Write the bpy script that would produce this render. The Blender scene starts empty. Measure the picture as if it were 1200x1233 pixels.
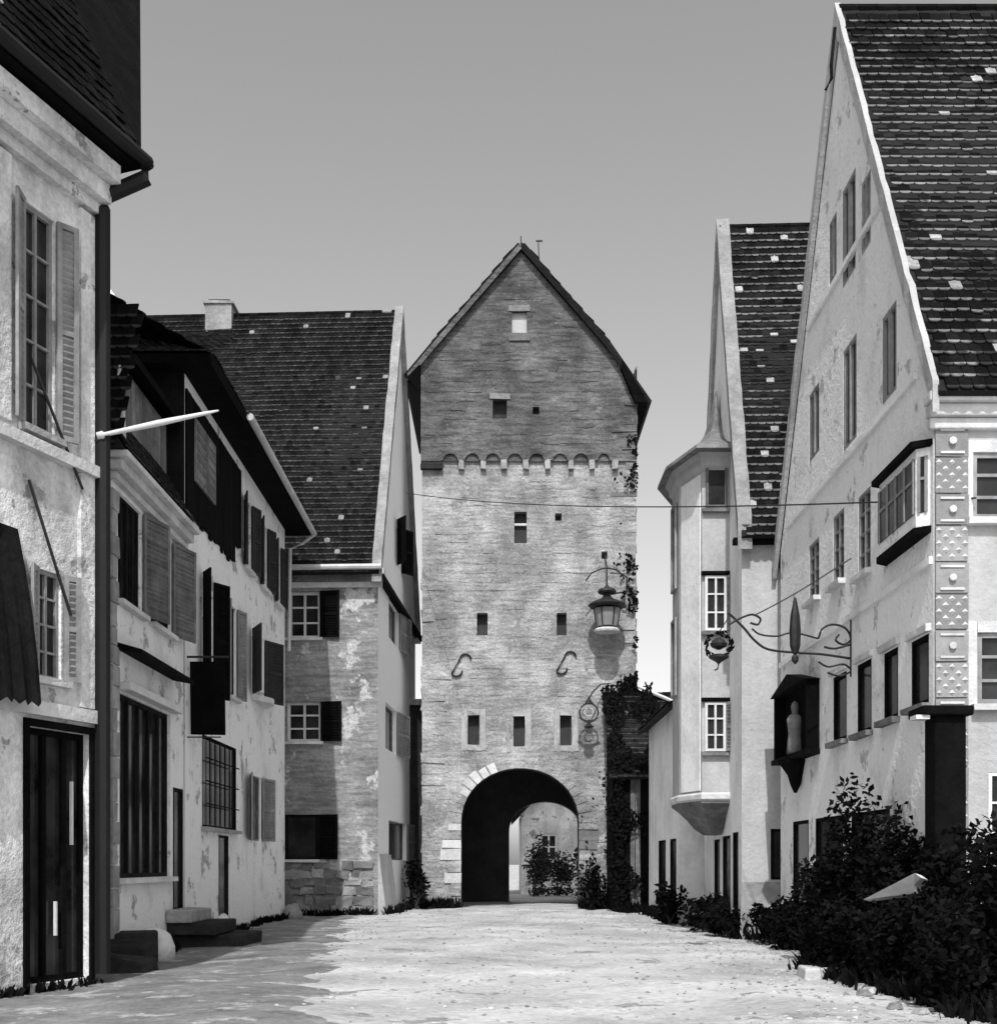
import bpy, bmesh, math, random
from mathutils import Vector, Matrix, noise as mnoise
random.seed(7)
R = math.radians
sc = bpy.context.scene
col = sc.collection

# ---------------------------------------------------------------- camera, sky, sun, exposure
FX, CX, HY, EYE = 1500.0, 600.0, 1040.0, 1.6
cam = bpy.data.cameras.new('camera'); camo = bpy.data.objects.new('camera', cam); col.objects.link(camo)
camo.location = (0, 0, EYE); camo.rotation_euler = (R(90), 0, 0)
cam.sensor_fit = 'HORIZONTAL'; cam.sensor_width = 36; cam.lens = 45.0
cam.shift_y = (HY - 616.5) / 1200.0; cam.clip_end = 3000; cam.clip_start = .1
sc.camera = camo

SUN_AZ, SUN_EL = -4.0, 50.0          # degrees; azimuth from straight behind the viewer, negative = left
sdir = Vector((math.sin(R(SUN_AZ)) * math.cos(R(SUN_EL)), -math.cos(R(SUN_AZ)) * math.cos(R(SUN_EL)), math.sin(R(SUN_EL))))
world = bpy.data.worlds.new('World'); sc.world = world; world.use_nodes = True
wn = world.node_tree; wn.nodes.clear()
sky = wn.nodes.new('ShaderNodeTexSky'); sky.sky_type = 'NISHITA'; sky.sun_disc = False
sky.sun_elevation = R(SUN_EL); sky.sun_rotation = math.atan2(sdir.x, sdir.y)
sky.air_density = 1.0; sky.dust_density = 2.2; sky.ozone_density = 1.0
bw = wn.nodes.new('ShaderNodeRGBToBW'); bg = wn.nodes.new('ShaderNodeBackground'); wo = wn.nodes.new('ShaderNodeOutputWorld')
wn.links.new(sky.outputs[0], bw.inputs[0]); wn.links.new(bw.outputs[0], bg.inputs[0]); wn.links.new(bg.outputs[0], wo.inputs[0])
bg.inputs[1].default_value = 0.135
sl = bpy.data.lights.new('sun', 'SUN'); sl.energy = 2.2; sl.angle = R(0.6); sl.color = (1, 1, 1)
slo = bpy.data.objects.new('sun', sl); col.objects.link(slo)
slo.rotation_euler = (-sdir).to_track_quat('-Z', 'Y').to_euler(); slo.location = (-10, -10, 40)
vs = sc.view_settings; vs.view_transform = 'Standard'; vs.look = 'None'; vs.exposure = 0.76; vs.gamma = 1.0
sc.render.engine = 'CYCLES'
cy = sc.cycles; cy.max_bounces = 5; cy.diffuse_bounces = 3; cy.glossy_bounces = 2; cy.transmission_bounces = 2

# ---------------------------------------------------------------- materials (the photograph is black and white)
def nodes_of(name):
    m = bpy.data.materials.new(name); m.use_nodes = True
    return m, m.node_tree, m.node_tree.nodes['Principled BSDF']
def mrange(nt, val, a, b, c, d):
    n = nt.nodes.new('ShaderNodeMapRange'); n.clamp = True
    nt.links.new(val, n.inputs[0])
    for i, v in enumerate((a, b, c, d)): n.inputs[i + 1].default_value = v
    return n.outputs[0]
def math_n(nt, op, a, b):
    n = nt.nodes.new('ShaderNodeMath'); n.operation = op
    for i, v in enumerate((a, b)):
        if isinstance(v, (int, float)): n.inputs[i].default_value = v
        else: nt.links.new(v, n.inputs[i])
    return n.outputs[0]
def noise(nt, scale, detail=5, rough=.6, stretch=None, off=0):
    g = nt.nodes.new('ShaderNodeNewGeometry')
    mp = nt.nodes.new('ShaderNodeMapping'); nt.links.new(g.outputs['Position'], mp.inputs[0])
    mp.inputs[1].default_value = (off, off * .7, off * .3)
    if stretch: mp.inputs[3].default_value = stretch
    n = nt.nodes.new('ShaderNodeTexNoise'); n.inputs['Scale'].default_value = scale
    n.inputs['Detail'].default_value = detail; n.inputs['Roughness'].default_value = rough
    nt.links.new(mp.outputs[0], n.inputs['Vector'])
    return n.outputs[0]
def pmat(name, base, var=.22, scale=.9, rough=.92, bump=.35, bscale=22, streak=.12, patch=None, course=0, metal=0, spec=.25, seed=0, island=0):
    """weathered neutral surface: blotches, rain streaks, fallen-plaster patches (value, threshold, scale), faint courses"""
    m, nt, b = nodes_of(name)
    v = mrange(nt, noise(nt, scale, 4, .62, off=seed), .3, .7, 1 - var, 1 + var * .6)
    v = math_n(nt, 'MULTIPLY', v, mrange(nt, noise(nt, 1.1, 3, .65, (1.3, 1.3, .3), off=seed + 5), .3, .62, 1 - streak, 1))
    v = math_n(nt, 'MULTIPLY', v, mrange(nt, noise(nt, bscale * .6, 2, .6, off=seed + 9), .3, .7, 1 - var * .5, 1 + var * .3))
    if course:
        v = math_n(nt, 'MULTIPLY', v, mrange(nt, noise(nt, 2.4, 4, .65, (.55, .55, 4.0), off=seed + 2), .36, .6, 1 - course, 1.0))
    v = math_n(nt, 'MULTIPLY', v, base)
    if patch:
        pv, th, ps = patch
        mask = mrange(nt, noise(nt, ps, 5, .7, off=seed + 3), th, th + .035, 0, 1)
        inv = math_n(nt, 'SUBTRACT', 1, mask)
        v = math_n(nt, 'ADD', math_n(nt, 'MULTIPLY', v, inv), math_n(nt, 'MULTIPLY', mask, mrange(nt, noise(nt, 9, 2, .7, off=seed), .3, .7, pv * .7, pv * 1.25)))
    if island:
        g = nt.nodes.new('ShaderNodeNewGeometry'); oi = nt.nodes.new('ShaderNodeObjectInfo')
        fr = math_n(nt, 'FRACT', math_n(nt, 'ADD', g.outputs['Random Per Island'], oi.outputs['Random']), 0)
        v = math_n(nt, 'MULTIPLY', v, mrange(nt, fr, 0, 1, 1 - island, 1 + island))
    v = math_n(nt, 'MINIMUM', v, .86)
    cb = nt.nodes.new('ShaderNodeCombineColor')
    for i in range(3): nt.links.new(v, cb.inputs[i])
    nt.links.new(cb.outputs[0], b.inputs['Base Color'])
    b.inputs['Roughness'].default_value = rough; b.inputs['Metallic'].default_value = metal
    b.inputs['Specular IOR Level'].default_value = spec
    if bump:
        bn = nt.nodes.new('ShaderNodeBump'); bn.inputs['Strength'].default_value = bump; bn.inputs['Distance'].default_value = .03
        h = math_n(nt, 'MULTIPLY', noise(nt, bscale * .35, 3, .7, off=seed), 2.0)
        nt.links.new(h, bn.inputs['Height']); nt.links.new(bn.outputs[0], b.inputs['Normal'])
    return m
def tmat(name, lo, hi, light, frac):
    """roof tile: mostly dark, a few pale ones; each tile takes its own tone"""
    m, nt, b = nodes_of(name)
    g = nt.nodes.new('ShaderNodeNewGeometry'); oi = nt.nodes.new('ShaderNodeObjectInfo')
    fr = math_n(nt, 'FRACT', math_n(nt, 'ADD', g.outputs['Random Per Island'], oi.outputs['Random']), 0)
    v = mrange(nt, fr, 0, 1 - frac, lo, hi)
    mask = mrange(nt, fr, 1 - frac, 1 - frac + .002, 0, 1)
    v = math_n(nt, 'ADD', v, math_n(nt, 'MULTIPLY', mask, light))
    v = math_n(nt, 'MULTIPLY', v, mrange(nt, noise(nt, 1.1, 3, .6), .3, .7, .55, 1.3))
    v = math_n(nt, 'MULTIPLY', v, mrange(nt, noise(nt, 18, 2, .7), .3, .7, .65, 1.3))
    cb = nt.nodes.new('ShaderNodeCombineColor')
    for i in range(3): nt.links.new(v, cb.inputs[i])
    nt.links.new(cb.outputs[0], b.inputs['Base Color']); b.inputs['Roughness'].default_value = .95
    b.inputs['Specular IOR Level'].default_value = .04
    bn = nt.nodes.new('ShaderNodeBump'); bn.inputs['Strength'].default_value = .3; bn.inputs['Distance'].default_value = .01
    nt.links.new(noise(nt, 40, 2), bn.inputs['Height']); nt.links.new(bn.outputs[0], b.inputs['Normal'])
    return m
def glass_mat(name):
    m, nt, b = nodes_of(name)
    v = mrange(nt, noise(nt, 1.3), .35, .65, .006, .035)
    cb = nt.nodes.new('ShaderNodeCombineColor')
    for i in range(3): nt.links.new(v, cb.inputs[i])
    nt.links.new(cb.outputs[0], b.inputs['Base Color'])
    b.inputs['Roughness'].default_value = .14; b.inputs['Specular IOR Level'].default_value = .22
    bn = nt.nodes.new('ShaderNodeBump'); bn.inputs['Strength'].default_value = .12; bn.inputs['Distance'].default_value = .02
    nt.links.new(noise(nt, 3), bn.inputs['Height']); nt.links.new(bn.outputs[0], b.inputs['Normal'])
    return m
M = {
  'tower': pmat('tower_masonry', .165, .5, .8, bump=1.0, bscale=24, streak=.2, course=.5, patch=(.17, .60, 1.1), seed=3),
 'towerlow': pmat('tower_render', .45, .5, .7, bump=1.0, bscale=24, streak=.25, course=.35, patch=(.24, .58, .6), seed=6),
 'towerstone': pmat('tower_stone', .2, .3, 1.5, bump=.6, bscale=14, streak=.1, course=.2, island=.22, seed=4),
 'verge': pmat('mortared_verge', .3, .3, 2, bump=.6, bscale=20, streak=.2, seed=36),
 'softpale': pmat('pale_window_render', .4, .3, 1.5, bump=.5, bscale=14, streak=.1, seed=7),
 'farwall': pmat('ivy_grown_wall', .09, .4, 1.5, bump=.5, seed=8),
 'hollow_shade': pmat('hollow_shade_tone', .05, .3, 1, bump=.6, bscale=9),  # near-black colour holds the shade of the passage and slits
 'plasterA': pmat('old_lime_plaster', 1.05, .25, 1.1, bump=.6, bscale=24, streak=.2, patch=(.42, .585, 1.4), seed=11),
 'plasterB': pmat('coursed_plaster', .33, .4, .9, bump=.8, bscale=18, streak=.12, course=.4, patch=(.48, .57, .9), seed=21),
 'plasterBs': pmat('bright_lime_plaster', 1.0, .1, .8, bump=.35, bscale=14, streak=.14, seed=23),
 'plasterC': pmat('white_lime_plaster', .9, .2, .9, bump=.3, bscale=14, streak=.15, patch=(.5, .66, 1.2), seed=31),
 'plasterF': pmat('sun_dimmed_plaster', .44, .16, .9, bump=.4, bscale=20, streak=.18, patch=(.4, .62, 1.2), seed=35),  # white plaster darkened for sunlit faces, offsetting the sun in its colour
 'plasterG': pmat('grey_oriel_plaster', .46, .18, 1, bump=.3, streak=.2, seed=33),
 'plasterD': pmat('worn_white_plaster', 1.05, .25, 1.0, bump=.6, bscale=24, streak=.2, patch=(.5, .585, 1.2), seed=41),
 'plasterZ': pmat('grey_plaster', .78, .35, 1.0, bump=.6, bscale=24, streak=.4, patch=(.3, .57, 1.3), seed=51),
 'stone': pmat('grey_stone', .34, .3, 2, bump=.7, bscale=12, streak=.15, island=.2, seed=61),
 'palestone': pmat('pale_stone', .62, .2, 2, bump=.5, bscale=14, streak=.15, island=.12, seed=62),
 'quoin': pmat('quoin_stone', .27, .2, 2, bump=.4, bscale=14, streak=.15, island=.15, seed=64),
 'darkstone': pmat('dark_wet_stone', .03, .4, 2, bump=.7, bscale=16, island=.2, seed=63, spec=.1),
 'blackstone': pmat('black_mossy_stone', .008, .5, 2, bump=.8, bscale=16, island=.2, seed=65, spec=.05),
 'darkwood': pmat('dark_timber', .016, .4, 3, bump=.4, bscale=18, streak=.4, island=.3, spec=.08),
 'blackwood': pmat('black_timber', .006, .4, 3, bump=.4, bscale=18, streak=.4, island=.3, spec=.05),
 'greywood': pmat('grey_weathered_wood', .2, .35, 3, bump=.4, bscale=20, streak=.5, island=.3, seed=71),
 'palewood': pmat('pale_painted_wood', .7, .12, 3, bump=.15, streak=.2, seed=72),
 'shutter': pmat('dark_shutter_paint', .035, .3, 3, bump=.2, streak=.2),
 'greyshutter': pmat('grey_shutter_paint', .3, .25, 3, bump=.2, streak=.4, seed=73),
 'iron': pmat('black_wrought_iron', .012, .3, 6, rough=.6, bump=.2, streak=0, spec=.4),
 'zinc': pmat('pale_zinc', .55, .15, 4, rough=.6, bump=.1, streak=.2, spec=.4),
 'darkzinc': pmat('dark_pipe_metal', .01, .2, 4, rough=.6, bump=.1, streak=.2),
 'under': pmat('roof_underlay', .012, .3, 3, bump=.2),
 'tileD': tmat('tile_dark', .004, .011, .3, .025),
 'tileC': tmat('tile_mid', .005, .014, .35, .06),
 'tileB': tmat('tile_brown', .005, .014, .2, .02),
 'tileedge': pmat('sunlit_worn_tile_edge', .13, .5, .45, bump=.2, bscale=20, streak=0, island=.4, patch=(.02, .53, .35)),  # pale tile ends: sun on the edges put into the colour, with wear
 'tileedge2': pmat('sunlit_worn_tile_edge_faint', .042, .5, .6, bump=.2, bscale=20, streak=0, island=.5, patch=(.02, .52, .4)),  # fainter version of the painted edge light and wear
 'glass': glass_mat('dark_window_glass'),
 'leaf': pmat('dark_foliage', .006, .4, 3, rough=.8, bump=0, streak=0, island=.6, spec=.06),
 'leaf2': pmat('mid_foliage', .04, .4, 3, rough=.7, bump=0, streak=0, island=.6),
 'bark': pmat('bark', .06, .4, 6, bump=.5),
 'ground': pmat('trodden_road_dirt', .47, .4, .5, bump=.8, bscale=16, streak=0, patch=(.24, .6, .8), seed=81),
 'verge_painted_shade': pmat('trodden_verge_painted_shade', .2, .45, 1.2, bump=.9, bscale=16, streak=0, patch=(.34, .57, 1.3), seed=84),  # trodden earth, darkened to carry the left houses' shadow in its colour
 'gravel': pmat('gravel_stone', .36, .3, 3, bump=.4, island=.5, streak=0),
 'opal': pmat('lamp_opal_glass', .22, .1, 3, rough=.3, bump=0, streak=0),
}

# ---------------------------------------------------------------- mesh helpers
class MB:
    def __init__(s): s.v, s.f, s.m = [], [], []
    def quad(s, pts, mi=0):
        n = len(s.v); s.v += [tuple(p) for p in pts]; s.f.append(tuple(range(n, n + len(pts)))); s.m.append(mi)
    def hexa(s, p, mi=0):
        """8 corners: bottom loop 0-3, top loop 4-7"""
        n = len(s.v); s.v += [tuple(q) for q in p]
        for f in ((0, 3, 2, 1), (4, 5, 6, 7), (0, 1, 5, 4), (1, 2, 6, 5), (2, 3, 7, 6), (3, 0, 4, 7)):
            s.f.append(tuple(n + i for i in f)); s.m.append(mi)
        return s
    def box(s, x0, x1, y0, y1, z0, z1, mi=0, j=0):
        p = [(x0, y0, z0), (x1, y0, z0), (x1, y1, z0), (x0, y1, z0), (x0, y0, z1), (x1, y0, z1), (x1, y1, z1), (x0, y1, z1)]
        if j: p = [tuple(c + random.uniform(-j, j) for c in q) for q in p]
        return s.hexa(p, mi)
    def prism(s, loop, vec, mi=0):
        n = len(s.v); k = len(loop); vec = Vector(vec)
        s.v += [tuple(p) for p in loop] + [tuple(Vector(p) + vec) for p in loop]
        s.f.append(tuple(range(n, n + k))); s.f.append(tuple(range(n + 2 * k - 1, n + k - 1, -1))); s.m += [mi, mi]
        for i in range(k):
            j = (i + 1) % k; s.f.append((n + i, n + j, n + k + j, n + k + i)); s.m.append(mi)
        return s
    def tube(s, pts, r, seg=6, mi=0, closed=False):
        pts = [Vector(p) for p in pts]; n0 = len(s.v); K = len(pts)
        rs = r if isinstance(r, (list, tuple)) else [r] * K
        for i, p in enumerate(pts):
            a = pts[i - 1] if (i or closed) else p; b = pts[(i + 1) % K] if (i < K - 1 or closed) else p
            t = (b - a)
            t = t.normalized() if t.length > 1e-9 else Vector((0, 0, 1))
            ref = Vector((0, 0, 1)) if abs(t.z) < .9 else Vector((1, 0, 0))
            u = t.cross(ref).normalized(); w = t.cross(u)
            for k in range(seg):
                an = 2 * math.pi * k / seg
                s.v.append(tuple(p + (u * math.cos(an) + w * math.sin(an)) * rs[i]))
        for i in range(K if closed else K - 1):
            i2 = (i + 1) % K
            for k in range(seg):
                k2 = (k + 1) % seg
                s.f.append((n0 + i * seg + k, n0 + i * seg + k2, n0 + i2 * seg + k2, n0 + i2 * seg + k)); s.m.append(mi)
        if not closed:
            s.f.append(tuple(n0 + k for k in range(seg))); s.m.append(mi)
            s.f.append(tuple(n0 + (K - 1) * seg + k for k in range(seg))[::-1]); s.m.append(mi)
        return s
    def lathe(s, c, prof, seg=12, mi=0):
        n0 = len(s.v); c = Vector(c)
        for r, z in prof:
            for k in range(seg):
                an = 2 * math.pi * k / seg; s.v.append((c.x + r * math.cos(an), c.y + r * math.sin(an), c.z + z))
        for i in range(len(prof) - 1):
            for k in range(seg):
                k2 = (k + 1) % seg
                s.f.append((n0 + i * seg + k, n0 + i * seg + k2, n0 + (i + 1) * seg + k2, n0 + (i + 1) * seg + k)); s.m.append(mi)
        s.f.append(tuple(n0 + k for k in range(seg))[::-1]); s.m.append(mi)
        s.f.append(tuple(n0 + (len(prof) - 1) * seg + k for k in range(seg))); s.m.append(mi)
        return s
    def mesh(s, name, mats, off=(0, 0, 0)):
        me = bpy.data.meshes.new(name); o = Vector(off)
        me.from_pydata([tuple(Vector(p) - o) for p in s.v], [], s.f)
        for m in (mats if isinstance(mats, (list, tuple)) else [mats]): me.materials.append(M[m])
        me.polygons.foreach_set('material_index', s.m); me.update()
        return me
    def build(s, name, mats, parent=None, smooth=False, bevel=0, loc=None):
        off = wloc(parent) if parent else (Vector(loc) if loc is not None else Vector((0, 0, 0)))
        me = s.mesh(name, mats, off)
        bm = bmesh.new(); bm.from_mesh(me); bmesh.ops.recalc_face_normals(bm, faces=bm.faces); bm.to_mesh(me); bm.free()
        if smooth:
            me.polygons.foreach_set('use_smooth', [True] * len(me.polygons))
        o = bpy.data.objects.new(name, me); col.objects.link(o)
        if parent: o.parent = parent
        else: o.location = off
        if bevel:
            b = o.modifiers.new('bevel', 'BEVEL'); b.width = bevel; b.segments = 2; b.limit_method = 'ANGLE'
        return o
def wloc(o):
    v = Vector((0, 0, 0))
    while o: v += o.location; o = o.parent
    return v
def tag(o, label, cat, group=None):
    o['label'] = label; o['category'] = cat
    if group: o['group'] = group
    return o
def thing(name, loc, label, cat, group=None):
    o = bpy.data.objects.new(name, None); col.objects.link(o); o.location = loc; o.empty_display_size = .3
    return tag(o, label, cat, group)
class Fr:
    """vertical facade frame: O plan origin, v along, n outward"""
    def __init__(s, O, v, n):
        s.O = Vector(O); s.v = Vector(v).normalized(); s.n = Vector(n).normalized()
    def p(s, a, z, o=0):
        q = s.O + s.v * a + s.n * o
        return (q.x, q.y, z)
    def box(s, mb, a0, a1, z0, z1, o0, o1, mi=0, j=0):
        P = [s.p(a0, z0, o0), s.p(a1, z0, o0), s.p(a1, z0, o1), s.p(a0, z0, o1), s.p(a0, z1, o0), s.p(a1, z1, o0), s.p(a1, z1, o1), s.p(a0, z1, o1)]
        if j: P = [tuple(c + random.uniform(-j, j) for c in q) for q in P]
        return mb.hexa(P, mi)
    def hit(s, x, y):
        rx = (x - CX) / FX
        a = (rx * s.O.y - s.O.x) / (s.v.x - rx * s.v.y)
        d = s.O.y + s.v.y * a
        return a, EYE + (HY - y) / FX * d
    def rect(s, x0, y0, x1, y1, xr=None):
        a0 = s.hit(x0, 0)[0]; a1 = s.hit(x1, 0)[0]
        xr = xr or (x0 + x1) / 2
        return min(a0, a1), max(a0, a1), s.hit(xr, y1)[1], s.hit(xr, y0)[1]
def wall_sheet(mb, F, a0, a1, z0, z1, holes=(), depth=.2, clip=None, out=0, mi=0, skip_reveal=()):
    """wall plane with real openings and reveals; clip = (ridge_a, ridge_z, eave_z, half) cuts a gable"""
    As = sorted({a0, a1, *[h[0] for h in holes], *[h[1] for h in holes]}); As = [a for a in As if a0 - 1e-6 <= a <= a1 + 1e-6]
    Zs = sorted({z0, z1, *[h[2] for h in holes], *[h[3] for h in holes]}); Zs = [z for z in Zs if z0 - 1e-6 <= z <= z1 + 1e-6]
    def inside(a, z): return any(h[0] < a < h[1] and h[2] < z < h[3] for h in holes)
    for i in range(len(As) - 1):
        for k in range(len(Zs) - 1):
            ac, zc = (As[i] + As[i + 1]) / 2, (Zs[k] + Zs[k + 1]) / 2
            if inside(ac, zc): continue
            poly = [(As[i], Zs[k]), (As[i + 1], Zs[k]), (As[i + 1], Zs[k + 1]), (As[i], Zs[k + 1])]
            if clip:
                ra, rz, ez, hf = clip; sl_ = (rz - ez) / hf
                for sg in (1, -1):
                    fn = lambda q: rz - sl_ * sg * (q[0] - ra) - q[1]
                    o = []
                    for t in range(len(poly)):
                        A, B = poly[t], poly[(t + 1) % len(poly)]; fa, fb = fn(A), fn(B)
                        if fa >= 0: o.append(A)
                        if (fa < 0) != (fb < 0):
                            w = fa / (fa - fb); o.append((A[0] + (B[0] - A[0]) * w, A[1] + (B[1] - A[1]) * w))
                    poly = o
                    if len(poly) < 3: break
                if len(poly) < 3: continue
            mb.quad([F.p(a, z, out) for a, z in poly], mi)
    for h in holes:
        if h in skip_reveal: continue
        A0, A1, Z0, Z1 = h[:4]
        for (p, q) in (((A0, Z0), (A1, Z0)), ((A1, Z0), (A1, Z1)), ((A1, Z1), (A0, Z1)), ((A0, Z1), (A0, Z0))):
            mb.quad([F.p(p[0], p[1], out), F.p(q[0], q[1], out), F.p(q[0], q[1], out - depth), F.p(p[0], p[1], out - depth)], mi)
def window(F, parent, h, depth=.2, out=0, style='cross', frame='palewood', shut=(), smat='shutter', sill=None, name='window', bars=2, fw=.05, ang=10, surround=None):
    """window: frame mesh with a pane, bars, sill and shutters as sub-parts, set in opening h"""
    a0, a1, z0, z1 = h[:4]; b = out - depth
    mb = MB()
    F.box(mb, a0, a0 + fw, z0, z1, b, b + .06); F.box(mb, a1 - fw, a1, z0, z1, b, b + .06)
    F.box(mb, a0 + fw, a1 - fw, z0, z0 + fw, b, b + .06); F.box(mb, a0 + fw, a1 - fw, z1 - fw, z1, b, b + .06)
    if style in ('cross', 'bars'):
        ac = (a0 + a1) / 2
        F.box(mb, ac - fw * .4, ac + fw * .4, z0 + fw, z1 - fw, b + .004, b + .055)
        for k in range(1, bars + 1):
            z = z0 + (z1 - z0) * k / (bars + 1)
            F.box(mb, a0 + fw, a1 - fw, z - fw * .3, z + fw * .3, b + .008, b + .05)
    elif style == 'mullion':
        for k in range(1, bars + 1):
            a = a0 + (a1 - a0) * k / (bars + 1)
            F.box(mb, a - fw * .5, a + fw * .5, z0 + fw, z1 - fw, b + .004, b + .07)
    elif style == 'grille':
        for k in range(1, 7):
            a = a0 + (a1 - a0) * k / 7
            F.box(mb, a - .012, a + .012, z0 + fw, z1 - fw, b + .1, b + .125)
        for k in range(1, 4):
            z = z0 + (z1 - z0) * k / 4
            F.box(mb, a0 + fw, a1 - fw, z - .012, z + .012, b + .126, b + .15)
    w = mb.build(name, frame, parent)
    pm = MB(); pm.quad([F.p(a0, z0, b + .01), F.p(a1, z0, b + .01), F.p(a1, z1, b + .01), F.p(a0, z1, b + .01)])
    pm.build('pane', 'glass', w)
    if sill:
        sm = MB(); F.box(sm, a0 - .09, a1 + .09, z0 - .09, z0 - .004, out - .03, out + .13, j=.006); sm.build('sill', sill, w)
    if surround:
        t = .16
        for (p, q, r_, u) in ((a0 - t, a0 - .003, z0 - t * .6, z1 + t), (a1 + .003, a1 + t, z0 - t * .6, z1 + t), (a0 - .003, a1 + .003, z1 + .003, z1 + t), (a0 - .003, a1 + .003, z0 - t * .6, z0 - .003)):
            sm = MB(); F.box(sm, p, q, r_, u, out - .02, out + .03, j=.008); sm.build('surround', surround, w)
    sw = (a1 - a0) * (.5 if len(shut) == 2 else .62)
    for sd in shut:
        # hinged on the side, opened back towards the wall; ang = angle away from the wall
        an = R(ang); hinge = a0 - .01 if sd == 'L' else a1 + .01; sg = -1 if sd == 'L' else 1
        e = Fr(F.O + F.v * hinge + F.n * (out + .02), F.v * sg * math.cos(an) + F.n * math.sin(an), F.n * math.cos(an) - F.v * sg * math.sin(an))
        sm = MB(); t = .04; q = .07
        e.box(sm, 0, q, z0, z1, 0, t); e.box(sm, sw - q, sw, z0, z1, 0, t)
        for (u0, u1) in ((z0, z0 + q), (z1 - q, z1), ((z0 + z1) / 2 - q / 2, (z0 + z1) / 2 + q / 2)): e.box(sm, q, sw - q, u0, u1, .002, t - .002)
        nz = max(4, int((z1 - z0) / .09))
        for k in range(nz):
            u = z0 + q + (z1 - z0 - 2 * q) * k / nz
            P = [e.p(q, u, .006), e.p(sw - q, u, .006), e.p(sw - q, u + .05, .034), e.p(q, u + .05, .034)]
            sm.quad(P); sm.quad([e.p(q, u + .05, .034), e.p(sw - q, u + .05, .034), e.p(sw - q, u + .06, .030), e.p(q, u + .06, .030)])
        e.box(sm, q, sw - q, z0 + q, z1 - q, .001, .005)
        sm.build('shutter', smat, w)
    return w
# ---------------------------------------------------------------- tiled roofs
TW, TE = .18, .235
def tile_mesh(mats, w=TW, e=TE):
    hw = w * .475; L = e * 1.45
    pts = [(-hw, L), (-hw, e * .17), (-hw * .8, e * .06), (-hw * .35, 0), (hw * .35, 0), (hw * .8, e * .06), (hw, e * .17), (hw, L)]
    lift = lambda y: .046 - (.04) * y / L
    mb = MB(); n = len(pts)
    mb.v = [(x, y, lift(y)) for x, y in pts] + [(x, y, lift(y) - .022) for x, y in pts]
    k = len(mb.v); yb = e * .26
    mb.v += [(-hw, yb, lift(yb)), (hw, yb, lift(yb))]
    mb.f.append((0, k, k + 1, 7)); mb.m.append(0)
    mb.f.append((k, 1, 2, 3, 4, 5, 6, k + 1)); mb.m.append(1)  # tail band takes the edge material with its painted light
    for i in range(n - 1):
        mb.f.append((i, i + 1, n + i + 1, n + i)); mb.m.append(1 if 1 <= i <= 5 else 0)
    return mb.mesh('tile', mats), mb
def tiled_slope(parent, O, a, up, la, lb, mats, single=0, w=TW, e=TE, sag=.03, amin=0.0):
    """slope from eave corner O along a (unit) and up (unit); the largest tiles in view are objects, the rest one part"""
    O, a, up = Vector(O), Vector(a).normalized(), Vector(up).normalized()
    n = a.cross(up).normalized()
    if n.z < 0: n = -n
    ax = up.cross(n).normalized()
    off = wloc(parent)
    me, tmb = tile_mesh(mats, w, e)
    spots = []
    rows = int(lb / e)
    for r in range(rows):
        cols = int(la / w)
        for c in range(cols + 1):
            aa = (c + (.5 if r % 2 else 0)) * w
            if aa < w * .4 or aa > la - w * .4 or aa < amin: continue
            sg = -sag * math.sin(math.pi * r / rows) * (1 + .3 * math.sin(aa * 1.3))
            P = O + a * aa + up * (r * e) + n * (sg + random.uniform(-.004, .008))
            rot = Matrix((ax, up, n)).transposed().to_4x4()
            T = Matrix.Translation(P) @ rot @ Matrix.Rotation(random.gauss(0, .025), 4, 'Z') @ Matrix.Rotation(random.gauss(0, .02), 4, 'X')
            if random.random() < .012: T = T @ Matrix.Translation((0, -.05, .01)) @ Matrix.Rotation(random.gauss(0, .1), 4, 'Z')
            X = CX + FX * P.x / P.y; Y = HY - FX * (P.z - EYE) / P.y
            vis = -5 < X < 1205 and -5 < Y < 1240
            spots.append((0 if vis else 1, P.y, T))
    spots.sort(key=lambda q: (q[0], q[1]))
    rest = MB()
    for i, (vz, d, T) in enumerate(spots):
        if i < single and vz == 0:
            o = bpy.data.objects.new('tile', me); col.objects.link(o); o.parent = parent
            o.matrix_basis = Matrix.Translation(-off) @ T
        else:
            k = len(rest.v); rest.v += [tuple(T @ Vector(p)) for p in tmb.v]
            rest.f += [tuple(k + i for i in f) for f in tmb.f]; rest.m += tmb.m
    if rest.v:
        o = bpy.data.objects.new('tiles', rest.mesh('tiles', mats, off)); col.objects.link(o); o.parent = parent; o['kind'] = 'stuff'
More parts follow.
